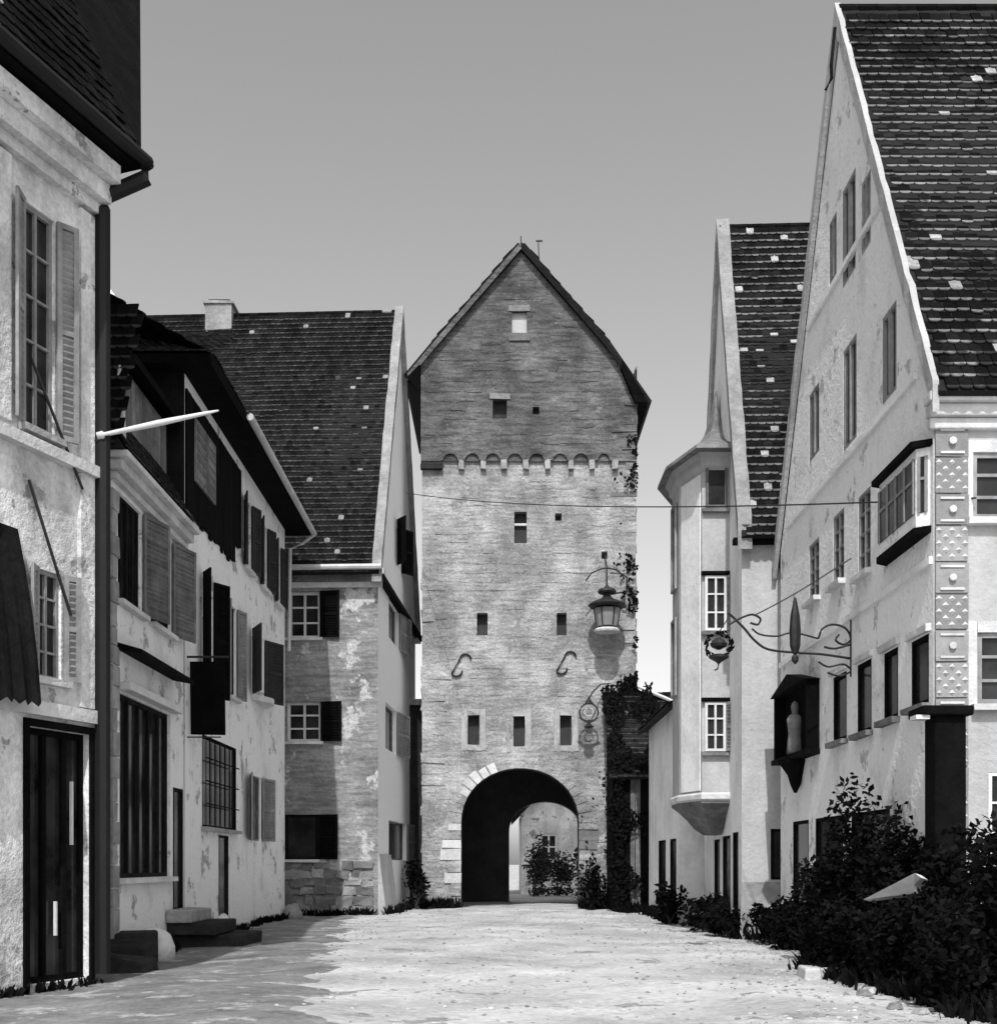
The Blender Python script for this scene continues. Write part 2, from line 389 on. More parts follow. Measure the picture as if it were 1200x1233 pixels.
def gable_house(root, F, L, W, ez, rz, wallmats, tmats, holes, fholes, oh=.35, vo=.18, single=0, cornice=True, rid=None, tile_la=None, vmat='plasterC', front_mat=1, depth=.2, vin=0, vtop=.1):
    """gable on the street plane F (a from 0 to L), eave wall towards the viewer; u points away from the street"""
    u = -F.n; rid = rid if rid is not None else L / 2
    mb = MB()
    wall_sheet(mb, F, 0, L, 0, rz, holes, depth, clip=(rid, rz, ez, rid))
    front = Fr(F.O, (u.x, u.y), (-F.v.x, -F.v.y))
    wall_sheet(mb, front, 0, W, 0, ez, fholes, depth, mi=front_mat)
    back = Fr(F.O + F.v * L, u, F.v); wall_sheet(mb, back, 0, W, 0, ez)
    far = Fr(F.O + u * W, F.v, u); wall_sheet(mb, far, 0, L, 0, rz, clip=(rid, rz, ez, rid))
    wall = mb.build('wall', wallmats, root)
    # roof shell: two sloping slabs
    rb = MB()
    def P(a, w_, z): q = F.O + F.v * a + u * w_; return Vector((q.x, q.y, z))
    sl_ = (rz - ez) / rid
    ze = ez - oh * sl_ * .45
    for s in (0, 1):
        e_a = -oh if s == 0 else L + oh
        c0, c1 = P(e_a, -vo, ze), P(rid, -vo, rz + .1); c2, c3 = P(rid, W + vo, rz + .1), P(e_a, W + vo, ze)
        nn = (c1 - c0).cross(c3 - c0).normalized()
        if nn.z < 0: nn = -nn
        rb.hexa([c0 - nn * .02, c3 - nn * .02, c2 - nn * .02, c1 - nn * .02, c0 + nn * .07, c3 + nn * .07, c2 + nn * .07, c1 + nn * .07])
    roof = rb.build('roof', 'under', root)
    c0, c1 = P(-oh, -vo, ze), P(rid, -vo, rz + .1)
    up = (c1 - c0); lb = up.length
    nn = Vector((u.x, u.y, 0)).cross(up).normalized(); nn = nn if nn.z > 0 else -nn
    tiled_slope(roof, c0 + nn * .075, (u.x, u.y, 0), up, tile_la or (W + 2 * vo), lb, tmats, single)
    # ridge caps
    k = 0; t = 0
    while t < min(W, 9):
        cap = MB(); A = P(rid, -vo + t, rz + .17); B = P(rid, -vo + t + .36, rz + .19)
        cap.tube([A, B], [.1, .085], 8); cap.build('ridge_tile', tmats[0], roof); t += .34
    # verge board on the street gable
    for s in (0, 1):
        e_a = -oh if s == 0 else L + oh
        vb = MB(); c0, c1 = P(e_a, -vo - .01, ze - .05), P(rid, -vo - .01, rz + .05)
        nn = Vector((0, 0, 1)); w_ = Vector((u.x, u.y, 0)) * .06
        wi = Vector((u.x, u.y, 0)) * vin; ns = 34
        for k in range(ns + 1):
            p = c0.lerp(c1, k / ns); jz = Vector((0, 0, random.gauss(0, .008) - .012 * math.sin(math.pi * k / ns))); jw = Vector((u.x, u.y, 0)) * random.gauss(0, .004)
            vb.v += [tuple(p - nn * .18 + wi), tuple(p - nn * .18 - w_ + jw), tuple(p + nn * vtop - w_ + jz + jw), tuple(p + nn * vtop + wi + jz + jw * 2)]
        for k in range(ns):
            for t in range(4):
                vb.f.append((k * 4 + t, k * 4 + (t + 1) % 4, k * 4 + 4 + (t + 1) % 4, k * 4 + 4 + t)); vb.m.append(0)
        vb.f += [(0, 1, 2, 3), tuple(ns * 4 + t for t in (3, 2, 1, 0))]; vb.m += [0, 0]
        vb.build('verge_board', vmat, roof)
    if cornice:
        for k, (z0, z1, o) in enumerate(((ez - .62, ez - .47, .1), (ez - .466, ez - .30, .18), (ez - .296, ez - .16, .27))):
            cb = MB(); front.box(cb, -.05 - o * .3, W, z0, z1, -.02, o); cb.build('cornice_moulding', 'palestone', wall, bevel=.02)
    return wall, roof, front

# ================================================================ GROUND
def gz(x, y):
    h = .035 * math.sin(x * .9 + y * .31) * math.sin(y * .47 + 1.3) + .02 * math.sin(x * 2.3 + 1) * math.sin(y * 1.1) - .00175 * min(abs(x - .5), 6) ** 2
    h += .016 * mnoise.noise(Vector((x * 1.7, y * 1.3, 0))) + .010 * mnoise.noise(Vector((x * 5, y * 3.5, 4)))
    w = .12 * math.sin(y * .23)
    for r in (-.75, .7, 1.3, 2.6): h -= .022 * math.exp(-((x - r - w - .02 * y * (r - 1) * .5) / .11) ** 2)
    return h
def ground():
    mb = MB()
    xs = [-900, -200, -60, -25] + [-14 + .16 * i for i in range(176)] + [25, 60, 200, 900]
    ys = [-300, -60, -20, 0] + [4 + .26 * i for i in range(193)] + [60, 80, 120, 300, 1500]
    n = len(xs)
    for y in ys:
        for x in xs:
            near = -14 <= x <= 14 and 4 <= y <= 54
            mb.v.append((x, y, gz(x, y) + random.gauss(0, .004) if near else -.03))
    for j in range(len(ys) - 1):
        for i in range(n - 1):
            mb.f.append((j * n + i, j * n + i + 1, (j + 1) * n + i + 1, (j + 1) * n + i)); mb.m.append(0)
    o = mb.build('ground', 'ground', smooth=True); o['kind'] = 'structure'
    return o
ground()
pv = MB()  # grey earth strip whose dark colour stands in for shadow on the left
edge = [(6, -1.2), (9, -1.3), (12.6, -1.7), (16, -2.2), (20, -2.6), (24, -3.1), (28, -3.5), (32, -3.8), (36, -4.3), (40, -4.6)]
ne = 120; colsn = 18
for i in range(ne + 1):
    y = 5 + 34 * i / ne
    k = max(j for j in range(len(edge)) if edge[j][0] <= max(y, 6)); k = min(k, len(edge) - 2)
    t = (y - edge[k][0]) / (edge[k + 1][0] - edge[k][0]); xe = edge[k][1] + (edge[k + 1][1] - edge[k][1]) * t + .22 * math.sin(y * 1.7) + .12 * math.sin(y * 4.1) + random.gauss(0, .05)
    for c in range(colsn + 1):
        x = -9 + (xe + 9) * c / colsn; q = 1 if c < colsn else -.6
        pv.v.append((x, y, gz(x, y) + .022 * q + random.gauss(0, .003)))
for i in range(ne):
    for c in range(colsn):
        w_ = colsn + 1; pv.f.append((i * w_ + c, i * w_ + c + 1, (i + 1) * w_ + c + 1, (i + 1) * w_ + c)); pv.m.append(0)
o = pv.build('verge_painted_shade', 'verge_painted_shade', smooth=True); o['kind'] = 'structure'
def pebble(mb, c, r, flat=.6):
    n0 = len(mb.v); k = 6
    for ring, (rr, zz) in enumerate(((.7, -.3), (1, .15), (.6, .8))):
        for i in range(k):
            an = 2 * math.pi * i / k + ring * .4 + c[0]
            q = rr * r * random.uniform(.75, 1.2)
            mb.v.append((c[0] + q * math.cos(an), c[1] + q * math.sin(an) * .8, c[2] + zz * r * flat))
    for ring in range(2):
        for i in range(k):
            j = (i + 1) % k
            mb.f.append((n0 + ring * k + i, n0 + ring * k + j, n0 + (ring + 1) * k + j, n0 + (ring + 1) * k + i)); mb.m.append(0)
    mb.f.append(tuple(n0 + 2 * k + i for i in range(k))); mb.m.append(0)
g = MB()
for i in range(9000):
    y = 6 + 38 * random.random() ** 1.5
    side = random.random()
    x = random.uniform(-6, 5) if side < .45 else (random.uniform(-6.3, -3) if side < .8 else random.uniform(3.4, 5.6))
    pebble(g, (x, y, gz(x, y)), random.choice((.012, .018, .025, .035)), .6)
o = g.build('gravel', 'gravel'); o['kind'] = 'stuff'

# ================================================================ GATE TOWER
TD = 45.0
TF = Fr((0, TD), (1, 0), (0, -1))
K = TD / FX
TX = lambda x: (x - CX) * K
TZ = lambda y: EYE + (HY - y) * K
tower = thing('gate_tower', (1.0, TD + 4, 0), 'tall grey stone gate tower with steep gable and dark archway', 'tower')
xl, xr = TX(508), TX(765); ax0, ax1 = TX(555), TX(697); axc = (ax0 + ax1) / 2; ahw = (ax1 - ax0) / 2
rid, rz, ez = TX(627), TZ(304), TZ(441)
spring, apex = TZ(992), TZ(925)
tower_holes = {
 'attic': (TX(593), TX(610), TZ(505), TZ(482)), 'loft': (TX(619), TX(634), TZ(654), TZ(616)),
 'ls': (TX(574), TX(587), TZ(765), TZ(738)), 'rs': (TX(670), TX(682), TZ(765), TZ(738)),
 'a': (TX(563), TX(577), TZ(897), TZ(861)), 'b': (TX(618), TX(632), TZ(899), TZ(862)), 'c': (TX(674), TX(688), TZ(898), TZ(861)),
 'niche': (TX(616), TX(634), TZ(402), TZ(376)), 'p1': (TX(641), TX(649), TZ(500), TZ(491)), 'p2': (TX(668), TX(676), TZ(627), TZ(618)), 'p3': (TX(724), TX(731), TZ(673), TZ(664))}
zj = TZ(556)                                   # upper storey stands slightly proud from here
mb = MB()
arch_h = (ax0, ax1, -.1, apex)
low = [h for k, h in tower_holes.items() if h[3] < zj] + [arch_h]
up = [h for k, h in tower_holes.items() if h[2] > zj]
wall_sheet(mb, TF, xl, xr, -.1, zj, low, .35, skip_reveal=(arch_h,))
wall_sheet(mb, TF, xl - .04, xr + .04, zj, rz, up, .3, clip=(rid, rz, ez, rid - xl + .04), out=.1, mi=1)
mb.quad([TF.p(xl - .04, zj, .1), TF.p(xr + .04, zj, .1), TF.p(xr + .04, zj, -.0), TF.p(xl - .04, zj, 0)])
def arch_pt(t, hw=ahw, c=axc, sp=spring, ap=apex):
    an = math.pi * (1 - t); return (c + hw * math.cos(an), sp + (ap - sp) * math.sin(an) ** .92)
N = 24
for i in range(N):                             # spandrels above the arch curve
    p, q = arch_pt(i / N), arch_pt((i + 1) / N)
    mb.quad([TF.p(p[0], p[1]), TF.p(q[0], q[1]), TF.p(q[0], apex), TF.p(p[0], apex)])
TDp = 8.0
for x in (xl, xr):
    mb.quad([(x, TD, -.1), (x, TD + TDp, -.1), (x, TD + TDp, ez), (x, TD, ez)])
for x in (xl - .04, xr + .04):
    mb.quad([(x, TD - .1, zj), (x, TD + TDp, zj), (x, TD + TDp, ez), (x, TD - .1, ez)])
# rear wall with the smaller, offset rear arch
rx0, rx1, rsp, rap = .45, 3.5, 2.9, 4.2
rh = (rx0, rx1, -.1, rap)
RF = Fr((0, TD + TDp), (1, 0), (0, 1))
wall_sheet(mb, RF, xl, xr, -.1, ez, [rh], .3, skip_reveal=(rh,))
mb.quad([RF.p(xl, ez), RF.p(xr, ez), RF.p(rid, rz)])
for i in range(N):
    p, q = arch_pt(i / N, (rx1 - rx0) / 2, (rx0 + rx1) / 2, rsp, rap), arch_pt((i + 1) / N, (rx1 - rx0) / 2, (rx0 + rx1) / 2, rsp, rap)
    mb.quad([RF.p(p[0], p[1]), RF.p(q[0], q[1]), RF.p(q[0], rap), RF.p(p[0], rap)])
twall = mb.build('wall', ['towerlow', 'tower'], tower)
# passage lining
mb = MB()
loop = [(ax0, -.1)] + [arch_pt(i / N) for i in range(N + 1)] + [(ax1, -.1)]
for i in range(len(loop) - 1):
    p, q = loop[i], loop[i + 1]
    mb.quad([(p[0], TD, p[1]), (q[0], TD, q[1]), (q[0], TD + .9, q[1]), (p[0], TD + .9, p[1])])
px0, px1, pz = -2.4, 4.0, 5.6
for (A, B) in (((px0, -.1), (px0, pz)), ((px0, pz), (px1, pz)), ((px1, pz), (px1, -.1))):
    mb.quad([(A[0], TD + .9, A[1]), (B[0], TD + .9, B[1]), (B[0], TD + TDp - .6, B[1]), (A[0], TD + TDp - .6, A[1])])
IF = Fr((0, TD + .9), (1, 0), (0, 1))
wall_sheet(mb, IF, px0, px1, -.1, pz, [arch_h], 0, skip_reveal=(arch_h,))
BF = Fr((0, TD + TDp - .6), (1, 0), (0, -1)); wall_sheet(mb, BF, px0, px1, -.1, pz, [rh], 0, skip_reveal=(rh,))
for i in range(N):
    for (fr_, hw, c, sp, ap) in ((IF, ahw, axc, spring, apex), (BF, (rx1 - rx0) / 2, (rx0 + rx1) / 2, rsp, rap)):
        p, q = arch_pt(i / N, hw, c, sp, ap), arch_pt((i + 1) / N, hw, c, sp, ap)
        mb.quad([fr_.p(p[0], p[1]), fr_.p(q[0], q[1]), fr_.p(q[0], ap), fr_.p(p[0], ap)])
mb.build('passage_lining', 'hollow_shade', tower)
mb = MB()
loop = [(rx0, -.1)] + [arch_pt(i / N, (rx1 - rx0) / 2, (rx0 + rx1) / 2, rsp, rap) for i in range(N + 1)] + [(rx1, -.1)]
for i in range(len(loop) - 1):
    p, q = loop[i], loop[i + 1]
    mb.quad([(p[0], TD + TDp, p[1]), (q[0], TD + TDp, q[1]), (q[0], TD + TDp - .6, q[1]), (p[0], TD + TDp - .6, p[1])])
mb.build('rear_arch_reveal', 'stone', tower)
# dark backs behind the slits
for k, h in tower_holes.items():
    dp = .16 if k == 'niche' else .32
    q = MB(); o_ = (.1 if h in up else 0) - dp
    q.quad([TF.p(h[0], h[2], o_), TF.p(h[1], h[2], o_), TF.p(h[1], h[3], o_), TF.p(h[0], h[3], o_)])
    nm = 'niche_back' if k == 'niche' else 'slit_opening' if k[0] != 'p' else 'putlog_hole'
    w = q.build(nm, 'plasterG' if k == 'niche' else 'hollow_shade', tower)
    if k in ('a', 'b', 'c'):                   # pale plaster surround
        for (p, q_, r_, u) in ((-.2, -.003, -.06, .22), (None, 0, 0, 0)):
            pass
        for (a0, a1, z0, z1) in ((h[0] - .22, h[0] - .004, h[2] - .2, h[3] + .2), (h[1] + .004, h[1] + .22, h[2] - .2, h[3] + .2), (h[0] - .004, h[1] + .004, h[3] + .004, h[3] + .2), (h[0] - .004, h[1] + .004, h[2] - .2, h[2] - .004)):
            s = MB(); TF.box(s, a0, a1, z0, z1, -.05, .01, j=.03); s.build('surround_stone', 'softpale', w)
    if k in ('attic', 'niche'):
        s = MB(); TF.box(s, h[0] - .12, h[1] + .12, h[3] + .004, h[3] + .2, .05, .15, j=.015); s.build('lintel', 'towerstone', w)
    if k == 'niche':
        s = MB(); TF.box(s, h[0] - .1, h[1] + .1, h[2] - .3, h[2] - .05, .05, .17, j=.015); s.build('sill', 'towerstone', w)
    if k == 'loft':
        s = MB(); TF.box(s, h[0], h[1], (h[2] + h[3]) / 2 + .12, (h[2] + h[3]) / 2 + .2, -.25, -.2); s.build('crossbar', 'palestone', w)
# small round-arch frieze
for i in range(8):
    c = TX(541 + i * 26.5) + random.uniform(-.04, .04); z = TZ(556); hw = .36
    if i == 7: hw = .3
    s = MB(); pts = []
    for t in range(9):
        an = math.pi * t / 8; pts.append((c - hw * math.cos(an), z + .34 * math.sin(an)))
    inner = [(c + (p[0] - c) * .72, z + (p[1] - z) * .72) for p in pts]
    for t in range(8):
        a, b, d, e = pts[t], pts[t + 1], inner[t + 1], inner[t]
        s.hexa([TF.p(a[0], a[1], .08), TF.p(b[0], b[1], .08), TF.p(d[0], d[1], .08), TF.p(e[0], e[1], .08),
                TF.p(a[0], a[1], .19), TF.p(b[0], b[1], .19), TF.p(d[0], d[1], .19), TF.p(e[0], e[1], .19)])
    s.build('frieze_arch', 'tower', twall)
    s = MB(); TF.box(s, c + .3, c + .5, z - .3, z + .02, -.03, .18, j=.02); s.build('corbel', 'stone', twall)
s = MB(); TF.box(s, xl - .05, TX(533), TZ(566), TZ(560), -.02, .2); s.build('ledge', 'darkstone', twall)
# quoins up both corners, larger and rougher on the right
for (x, sg, z1) in ((xr, -1, TZ(490)), (xl, 1, TZ(700))):
    z = .0; i = 0
    while z < z1:
        hgt = random.uniform(.26, .5); w = random.choice((.38, .55, .8, 1.0)) * random.uniform(.85, 1.15)
        if random.random() < (.85 if sg < 0 else .5):
            s = MB(); a0, a1 = (x - w, x + .03) if sg < 0 else (x - .03, x + w)
            TF.box(s, a0, a1, z + .02, z + hgt - .02, -.1, random.uniform(-.01, .03) + (.1 if z > zj else 0), j=.04)
            s.build('quoin', ('tower' if z > zj else random.choice(('towerlow', 'towerlow', 'towerstone'))) if sg < 0 else 'towerlow', twall)
        z += hgt; i += 1
# rough stones that show through the render
def clear(a, z, w, h_):
    if z < apex + .45 and ax0 - .55 < a < ax1 + .55: return False
    for h in tower_holes.values():
        if a + w > h[0] - .3 and a - w < h[1] + .3 and z + h_ > h[2] - .3 and z - h_ < h[3] + .3: return False
    if abs(z - zj) < .55: return False
    if z > ez - .2 and abs(a - rid) > (rz - z) * (rid - xl) / (rz - ez) - .5: return False
    return xl + .3 < a < xr - .9
cand = []
zc = .3; row = 0
while zc < rz - .8:
    ch = random.uniform(.26, .4); a = xl + random.uniform(0, .5)
    while a < xr - .6:
        w = random.uniform(.3, .85)
        if random.random() < .62 and clear(a + w / 2, zc + ch / 2, w / 2, ch / 2): cand.append((a + .02, a + w - .02, zc + .02, zc + ch - .02))
        a += w
    zc += ch; row += 1
random.shuffle(cand)
for (a0, a1, z0, z1) in cand[:290]:
    o_ = .1 if z0 > zj else 0; am, zm = (a0 + a1) / 2, (z0 + z1) / 2
    lp = [(a0, z0), (am + random.uniform(-.1, .1), z0 - .01), (a1, z0), (a1 + .01, zm), (a1, z1), (am + random.uniform(-.1, .1), z1 + .01), (a0, z1), (a0 - .01, zm)]
    lp = [(p[0] + random.gauss(0, .02), p[1] + random.gauss(0, .018)) for p in lp]; n = len(lp); pr = random.uniform(.004, .02)
    s = MB()
    s.v += [TF.p(p[0], p[1], o_ - .03) for p in lp] + [TF.p(am + (p[0] - am) * .9, zm + (p[1] - zm) * .8, o_ + pr + random.uniform(-.006, .006)) for p in lp]
    for k in range(n):
        j = (k + 1) % n; s.f.append((k, j, n + j, n + k)); s.m.append(0)
    s.f.append(tuple(n + k for k in range(n))); s.m.append(0)
    s.build('stone', 'towerlow' if z0 < zj else 'tower', twall)
# voussoirs and pale jamb stones
NV = 21
for i in range(NV):
    t0, t1 = i / NV + .004, (i + 1) / NV - .004
    p, q = arch_pt(t0), arch_pt(t1); k = random.uniform(.32, .46)
    f = lambda P: (axc + (P[0] - axc) * (1 + k / ahw), spring + (P[1] - spring) * (1 + k / (apex - spring)))
    a, b = f(p), f(q); o_ = random.uniform(.01, .03)
    s = MB(); s.hexa([TF.p(*p, -.2), TF.p(*q, -.2), TF.p(*b, -.2), TF.p(*a, -.2), TF.p(*p, o_), TF.p(*q, o_), TF.p(*b, o_), TF.p(*a, o_)])
    s.build('voussoir', random.choice(('palestone', 'towerlow')) if i < 8 else 'towerlow', twall)
for sd in (-1, 1):
    z = 0
    while z < spring - .1:
        hgt = min(random.uniform(.3, .5), spring - z); w = random.uniform(.3, .75); x = ax0 if sd < 0 else ax1
        s = MB(); a0, a1 = (x - w, x - .002) if sd < 0 else (x + .002, x + w)
        TF.box(s, a0, a1, z + .012, z + hgt - .012, -.2, random.uniform(.03, .08), j=.015); s.build('jamb_stone', random.choice(('palestone', 'towerlow') if sd < 0 else ('towerlow', 'towerstone')), twall); z += hgt
# tower roof: steep gable with flared (sprocketed) eaves
tr = MB()
sl_t = (rz - ez) / (rid - xl)
prof = {}
for sd in (-1, 1):
    top = (rid, rz + .12); kn = (rid + sd * (rid - xl) * .86, rz + .12 - sl_t * (rid - xl) * .86)
    end = (TX(491) if sd < 0 else TX(779), TZ(458) if sd < 0 else TZ(489))
    prof[sd] = (top, kn, end)
    for A, B in ((top, kn), (kn, end)):
        y0, y1 = TD - .28, TD + TDp + .3
        d = Vector((B[0] - A[0], 0, B[1] - A[1])).normalized(); nn = Vector((-d.z, 0, d.x)) * (1 if sd > 0 else -1)
        if nn.z < 0: nn = -nn
        P = lambda q, y, k: tuple(Vector((q[0], y, q[1])) + nn * k)
        tr.hexa([P(A, y0, 0), P(B, y0, 0), P(B, y1, 0), P(A, y1, 0), P(A, y0, .16), P(B, y0, .16), P(B, y1, .16), P(A, y1, .16)])
troof = tr.build('roof', 'darkwood', tower)
for sd in (-1, 1):
    top, kn, end = prof[sd]
    upv = Vector((top[0] - kn[0], 0, top[1] - kn[1])); nn = Vector((sd * abs(upv.z), 0, abs(upv.x))).normalized()
    tiled_slope(troof, Vector((kn[0], TD - .3, kn[1])) + nn * .17, (0, 1, 0), upv, TDp + .6, upv.length, ('tileB', 'tileedge2'), 0, .2, .3)
    bd = MB(); TFx = lambda q, o: (q[0], TD - .3, q[1] + o)
    for A, B in ((top, kn), (kn, end)):
        bd.hexa([(A[0], TD - .34, A[1] - .14), (B[0], TD - .34, B[1] - .14), (B[0], TD - .285, B[1] - .14), (A[0], TD - .285, A[1] - .14),
                 (A[0], TD - .34, A[1] + .12), (B[0], TD - .34, B[1] + .12), (B[0], TD - .285, B[1] + .12), (A[0], TD - .285, A[1] + .12)])
    bd.build('barge_board', 'darkwood' if sd > 0 else 'tower', troof)
    br = MB(); x = xl if sd < 0 else xr                      # solid eaves box behind the flare
    br.prism([(TX(746), TD - .38, TZ(446)), (TX(748), TD - .38, TZ(438)), (end[0], TD - .38, end[1] - .02), (TX(763), TD - .38, TZ(488))] if sd > 0 else
             [(TX(506), TD - .38, TZ(443)), (end[0], TD - .38, end[1] - .02), (TX(506), TD - .38, TZ(476))], (0, TDp + .3, 0))
    br.build('eaves_box', 'blackwood', troof)
s = MB(); s.box(TX(685), TX(697), TD + 3, TD + 3.6, TZ(400), TZ(357)); s.box(TX(683), TX(699), TD + 2.95, TD + 3.65, TZ(357), TZ(354)); s.build('chimney', 'stone', troof)
s = MB(); s.tube([(rid, TD - .1, rz), (rid, TD - .1, rz + .55)], .02); s.build('finial', 'iron', troof)
s = MB(); s.tube([(TX(649), TD, rz - .6), (TX(648), TD, TZ(292))], .02); s.box(TX(645), TX(653), TD - .02, TD + .02, TZ(291), TZ(289)); s.build('weather_vane', 'iron', troof)
# iron wall anchors
for (cx, cy) in ((555, 800), (681, 797)):
    s = MB(); X, Z = TX(cx), TZ(cy); pts = []
    for t in range(19):
        u = t / 18; an = -math.pi * .2 + u * math.pi * 1.25
        if u < .5: q = (X - .16 + .2 * math.cos(math.pi * (1.05 + 1.9 * (1 - u * 2) * .5) ), Z - .24 + .2 * math.sin(math.pi * (1.05 + 1.9 * (1 - u * 2) * .5)))
        else: q = (X + .16 + .2 * math.cos(math.pi * (1.0 - 1.0 * (u * 2 - 1))), Z + .18 + .18 * math.sin(math.pi * (1.0 - 1.0 * (u * 2 - 1))))
        pts.append((q[0], TD - .06, q[1]))
    s.tube(pts, .035, 6); tag(s.build('wall_anchor', 'iron', loc=(X, TD - .06, Z)), 'curved iron wall anchor on the tower face, %s' % ('the left one of the pair' if cx < 600 else 'the right one of the pair'), 'wall anchor', 'iron anchors on the tower')

# ================================================================ LEFT GABLED HOUSE BESIDE THE TOWER (B)
Bv = Vector((.05, 1)).normalized(); Bn = Vector((1, -.05)).normalized()
BFm = Fr((-3.77, 39.0), Bv, Bn)
houseB = thing('gabled_house', (-8, 43, 0), 'tall house with steep tiled roof and pale chimney left of the gate tower', 'house', 'houses along the street')
Bu = -Bn; BL = 10.0; Bez, Brz = 11.0, 20.9
def bf(x0, y0, x1, y1): return Bfront.rect(x0, y0, x1, y1)
Bfront = Fr(BFm.O, Bu, -Bv)
Bh = [bf(347, 712, 385, 768), bf(345, 845, 386, 893), bf(342, 981, 382, 1035)]
Bs = [BFm.rect(468, 990, 489, 1036), BFm.rect(464, 851, 477, 905), BFm.rect(468, 728, 480, 775)]
Bs = [(max(.4, h[0]), min(9.0, h[1]), h[2], h[3]) for h in Bs]
Bg = [(4.4, 5.6, 12.0, 13.6)]
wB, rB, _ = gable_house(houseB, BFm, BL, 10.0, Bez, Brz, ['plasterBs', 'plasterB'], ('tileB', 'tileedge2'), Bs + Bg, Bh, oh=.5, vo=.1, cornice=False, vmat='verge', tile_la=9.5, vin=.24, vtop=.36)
for i, h in enumerate(Bh):
    window(Bfront, houseB, h, style='cross' if i < 2 else 'plain', frame='palewood' if i < 2 else 'darkwood', shut=('L',), smat='blackwood', sill='palestone', bars=2, fw=.09, ang=6)
for h in Bs + Bg: window(BFm, houseB, h, style='plain', frame='greywood', shut=('R',) if h in Bs else ('L', 'R'), smat='greyshutter' if h in Bs else 'blackwood', fw=.06, ang=8 if h in Bs else 35)
for k, (z0, z1, o_) in enumerate(((10.25, 10.42, .08), (10.425, 10.62, .18), (10.625, 10.78, .3))):
    s = MB(); Bfront.box(s, -.1 - o_ * .4, 9, z0, z1, -.02, o_); s.build('cornice_moulding', 'palestone' if k != 1 else 'greywood', wB)
s = MB(); BFm.box(s, -.15, 9.9, 10.45, 10.62, -.02, .22); s.build('gable_cornice', 'blackwood', wB)
s = MB(); s.tube([Bfront.p(-.2, Bez - .24, .62), Bfront.p(9, Bez - .24, .62)], .09, 8); s.build('gutter', 'zinc', rB)
s = MB(); BFm.box(s, 9.3, 9.9, 10.3, 10.45, .2, .75); s.build('gutter_outlet', 'blackwood', rB)
# battered white foot at the street corner and rough stone foot of the front wall
s = MB(); A = [BFm.p(.0, -.1, 0), BFm.p(2.8, -.1, 0), BFm.p(2.8, -.1, .28), BFm.p(0, -.1, .28), BFm.p(0, 1.9, 0), BFm.p(2.8, 1.9, 0), BFm.p(2.8, 1.9, .03), BFm.p(0, 1.9, .03)]
s.hexa(A); s.build('battered_foot', 'plasterF', wB)
z = -.05
while z < 1.5:
    a = .15; hg = random.uniform(.22, .36)
    while a < 3.6:
        w = random.uniform(.3, .7)
        s = MB(); Bfront.box(s, a + .012, a + w - .012, z + .012, z + hg - .012, -.05, random.uniform(.02, .12) * (1.5 - z * .6), j=.05); s.build('plinth_stone', random.choice(('stone', 'towerstone', 'towerstone')), wB); a += w
    z += hg
cB = thing('chimney', Vector((-9.6, 44.4, Brz - .6)), 'pale rendered chimney on the ridge of the house left of the tower', 'chimney')
x0, x1 = (250 - 600) / FX * 44.3, (282 - 600) / FX * 44.3; zc0 = EYE + (HY - 410) / FX * 44.3; zc1 = EYE + (HY - 372) / FX * 44.3
s = MB(); s.box(x0, x1, 43.9, 44.7, zc0 - 1.5, zc1, j=.02); s.build('stack', 'verge', cB)
s = MB(); s.box(x0 - .08, x1 + .08, 43.82, 44.78, zc1 + .002, zc1 + .1, j=.02); s.build('cap', 'stone', cB)
s = MB(); s.box(x0 + .1, x1 - .1, 44.0, 44.6, zc1 + .102, zc1 + .22, j=.02); s.build('flue', 'darkstone', cB)

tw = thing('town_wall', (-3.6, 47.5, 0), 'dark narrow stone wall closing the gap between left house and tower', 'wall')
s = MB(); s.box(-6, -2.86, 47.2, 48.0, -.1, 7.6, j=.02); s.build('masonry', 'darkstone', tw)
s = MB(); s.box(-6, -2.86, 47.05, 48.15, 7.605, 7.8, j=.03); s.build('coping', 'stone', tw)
# ================================================================ RIGHT HOUSES: D (near), C (corner oriel), C2 (low)
DF = Fr((6.0, 17.2), (0, 1), (-1, 0))
houseD = thing('gabled_house', (11, 21.8, 0), 'large white house at the right with towering gable and dark tiled roof', 'house', 'houses along the street')
Dr = DF.rect
D_row1 = [Dr(1097, 768, 1118, 850), Dr(1064, 783, 1081, 866), Dr(1032, 797, 1049, 882), Dr(1003, 812, 1019, 892)]
D_row2 = [Dr(974, 652, 986, 722), Dr(1003, 617, 1016, 702), Dr(1033, 592, 1048, 690)]
D_row3 = [Dr(974, 468, 986, 550), Dr(1015, 412, 1031, 535), Dr(1062, 372, 1079, 478)]
D_row4 = [Dr(998, 262, 1007, 338), Dr(1014, 216, 1030, 335), Dr(1037, 212, 1048, 300)]
D_low = [(6.9, 8.2, .75, 2.45), (4.5, 6.4, .75, 2.45), (1.9, 4.0, .75, 2.45)]
Dfront = Fr(DF.O, (1, 0), (0, -1))
Df = [Dfront.rect(1170, 545, 1262, 625), Dfront.rect(1176, 762, 1262, 848), Dfront.rect(1190, 930, 1270, 1040)]
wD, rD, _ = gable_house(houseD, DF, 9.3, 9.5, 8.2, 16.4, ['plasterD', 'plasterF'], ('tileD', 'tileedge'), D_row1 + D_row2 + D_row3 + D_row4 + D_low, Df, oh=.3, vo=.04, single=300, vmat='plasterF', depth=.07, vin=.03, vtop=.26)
for h in D_row1: window(DF, houseD, h, depth=.065, style='plain', frame='blackwood', fw=.06, sill='greywood')
for h in D_row2: window(DF, houseD, h, depth=.065, style='cross', frame='greyshutter', fw=.05, sill='palestone', bars=3)
for h in D_row3 + D_row4: window(DF, houseD, h, depth=.065, style='mullion', bars=1, frame='greyshutter', fw=.07)
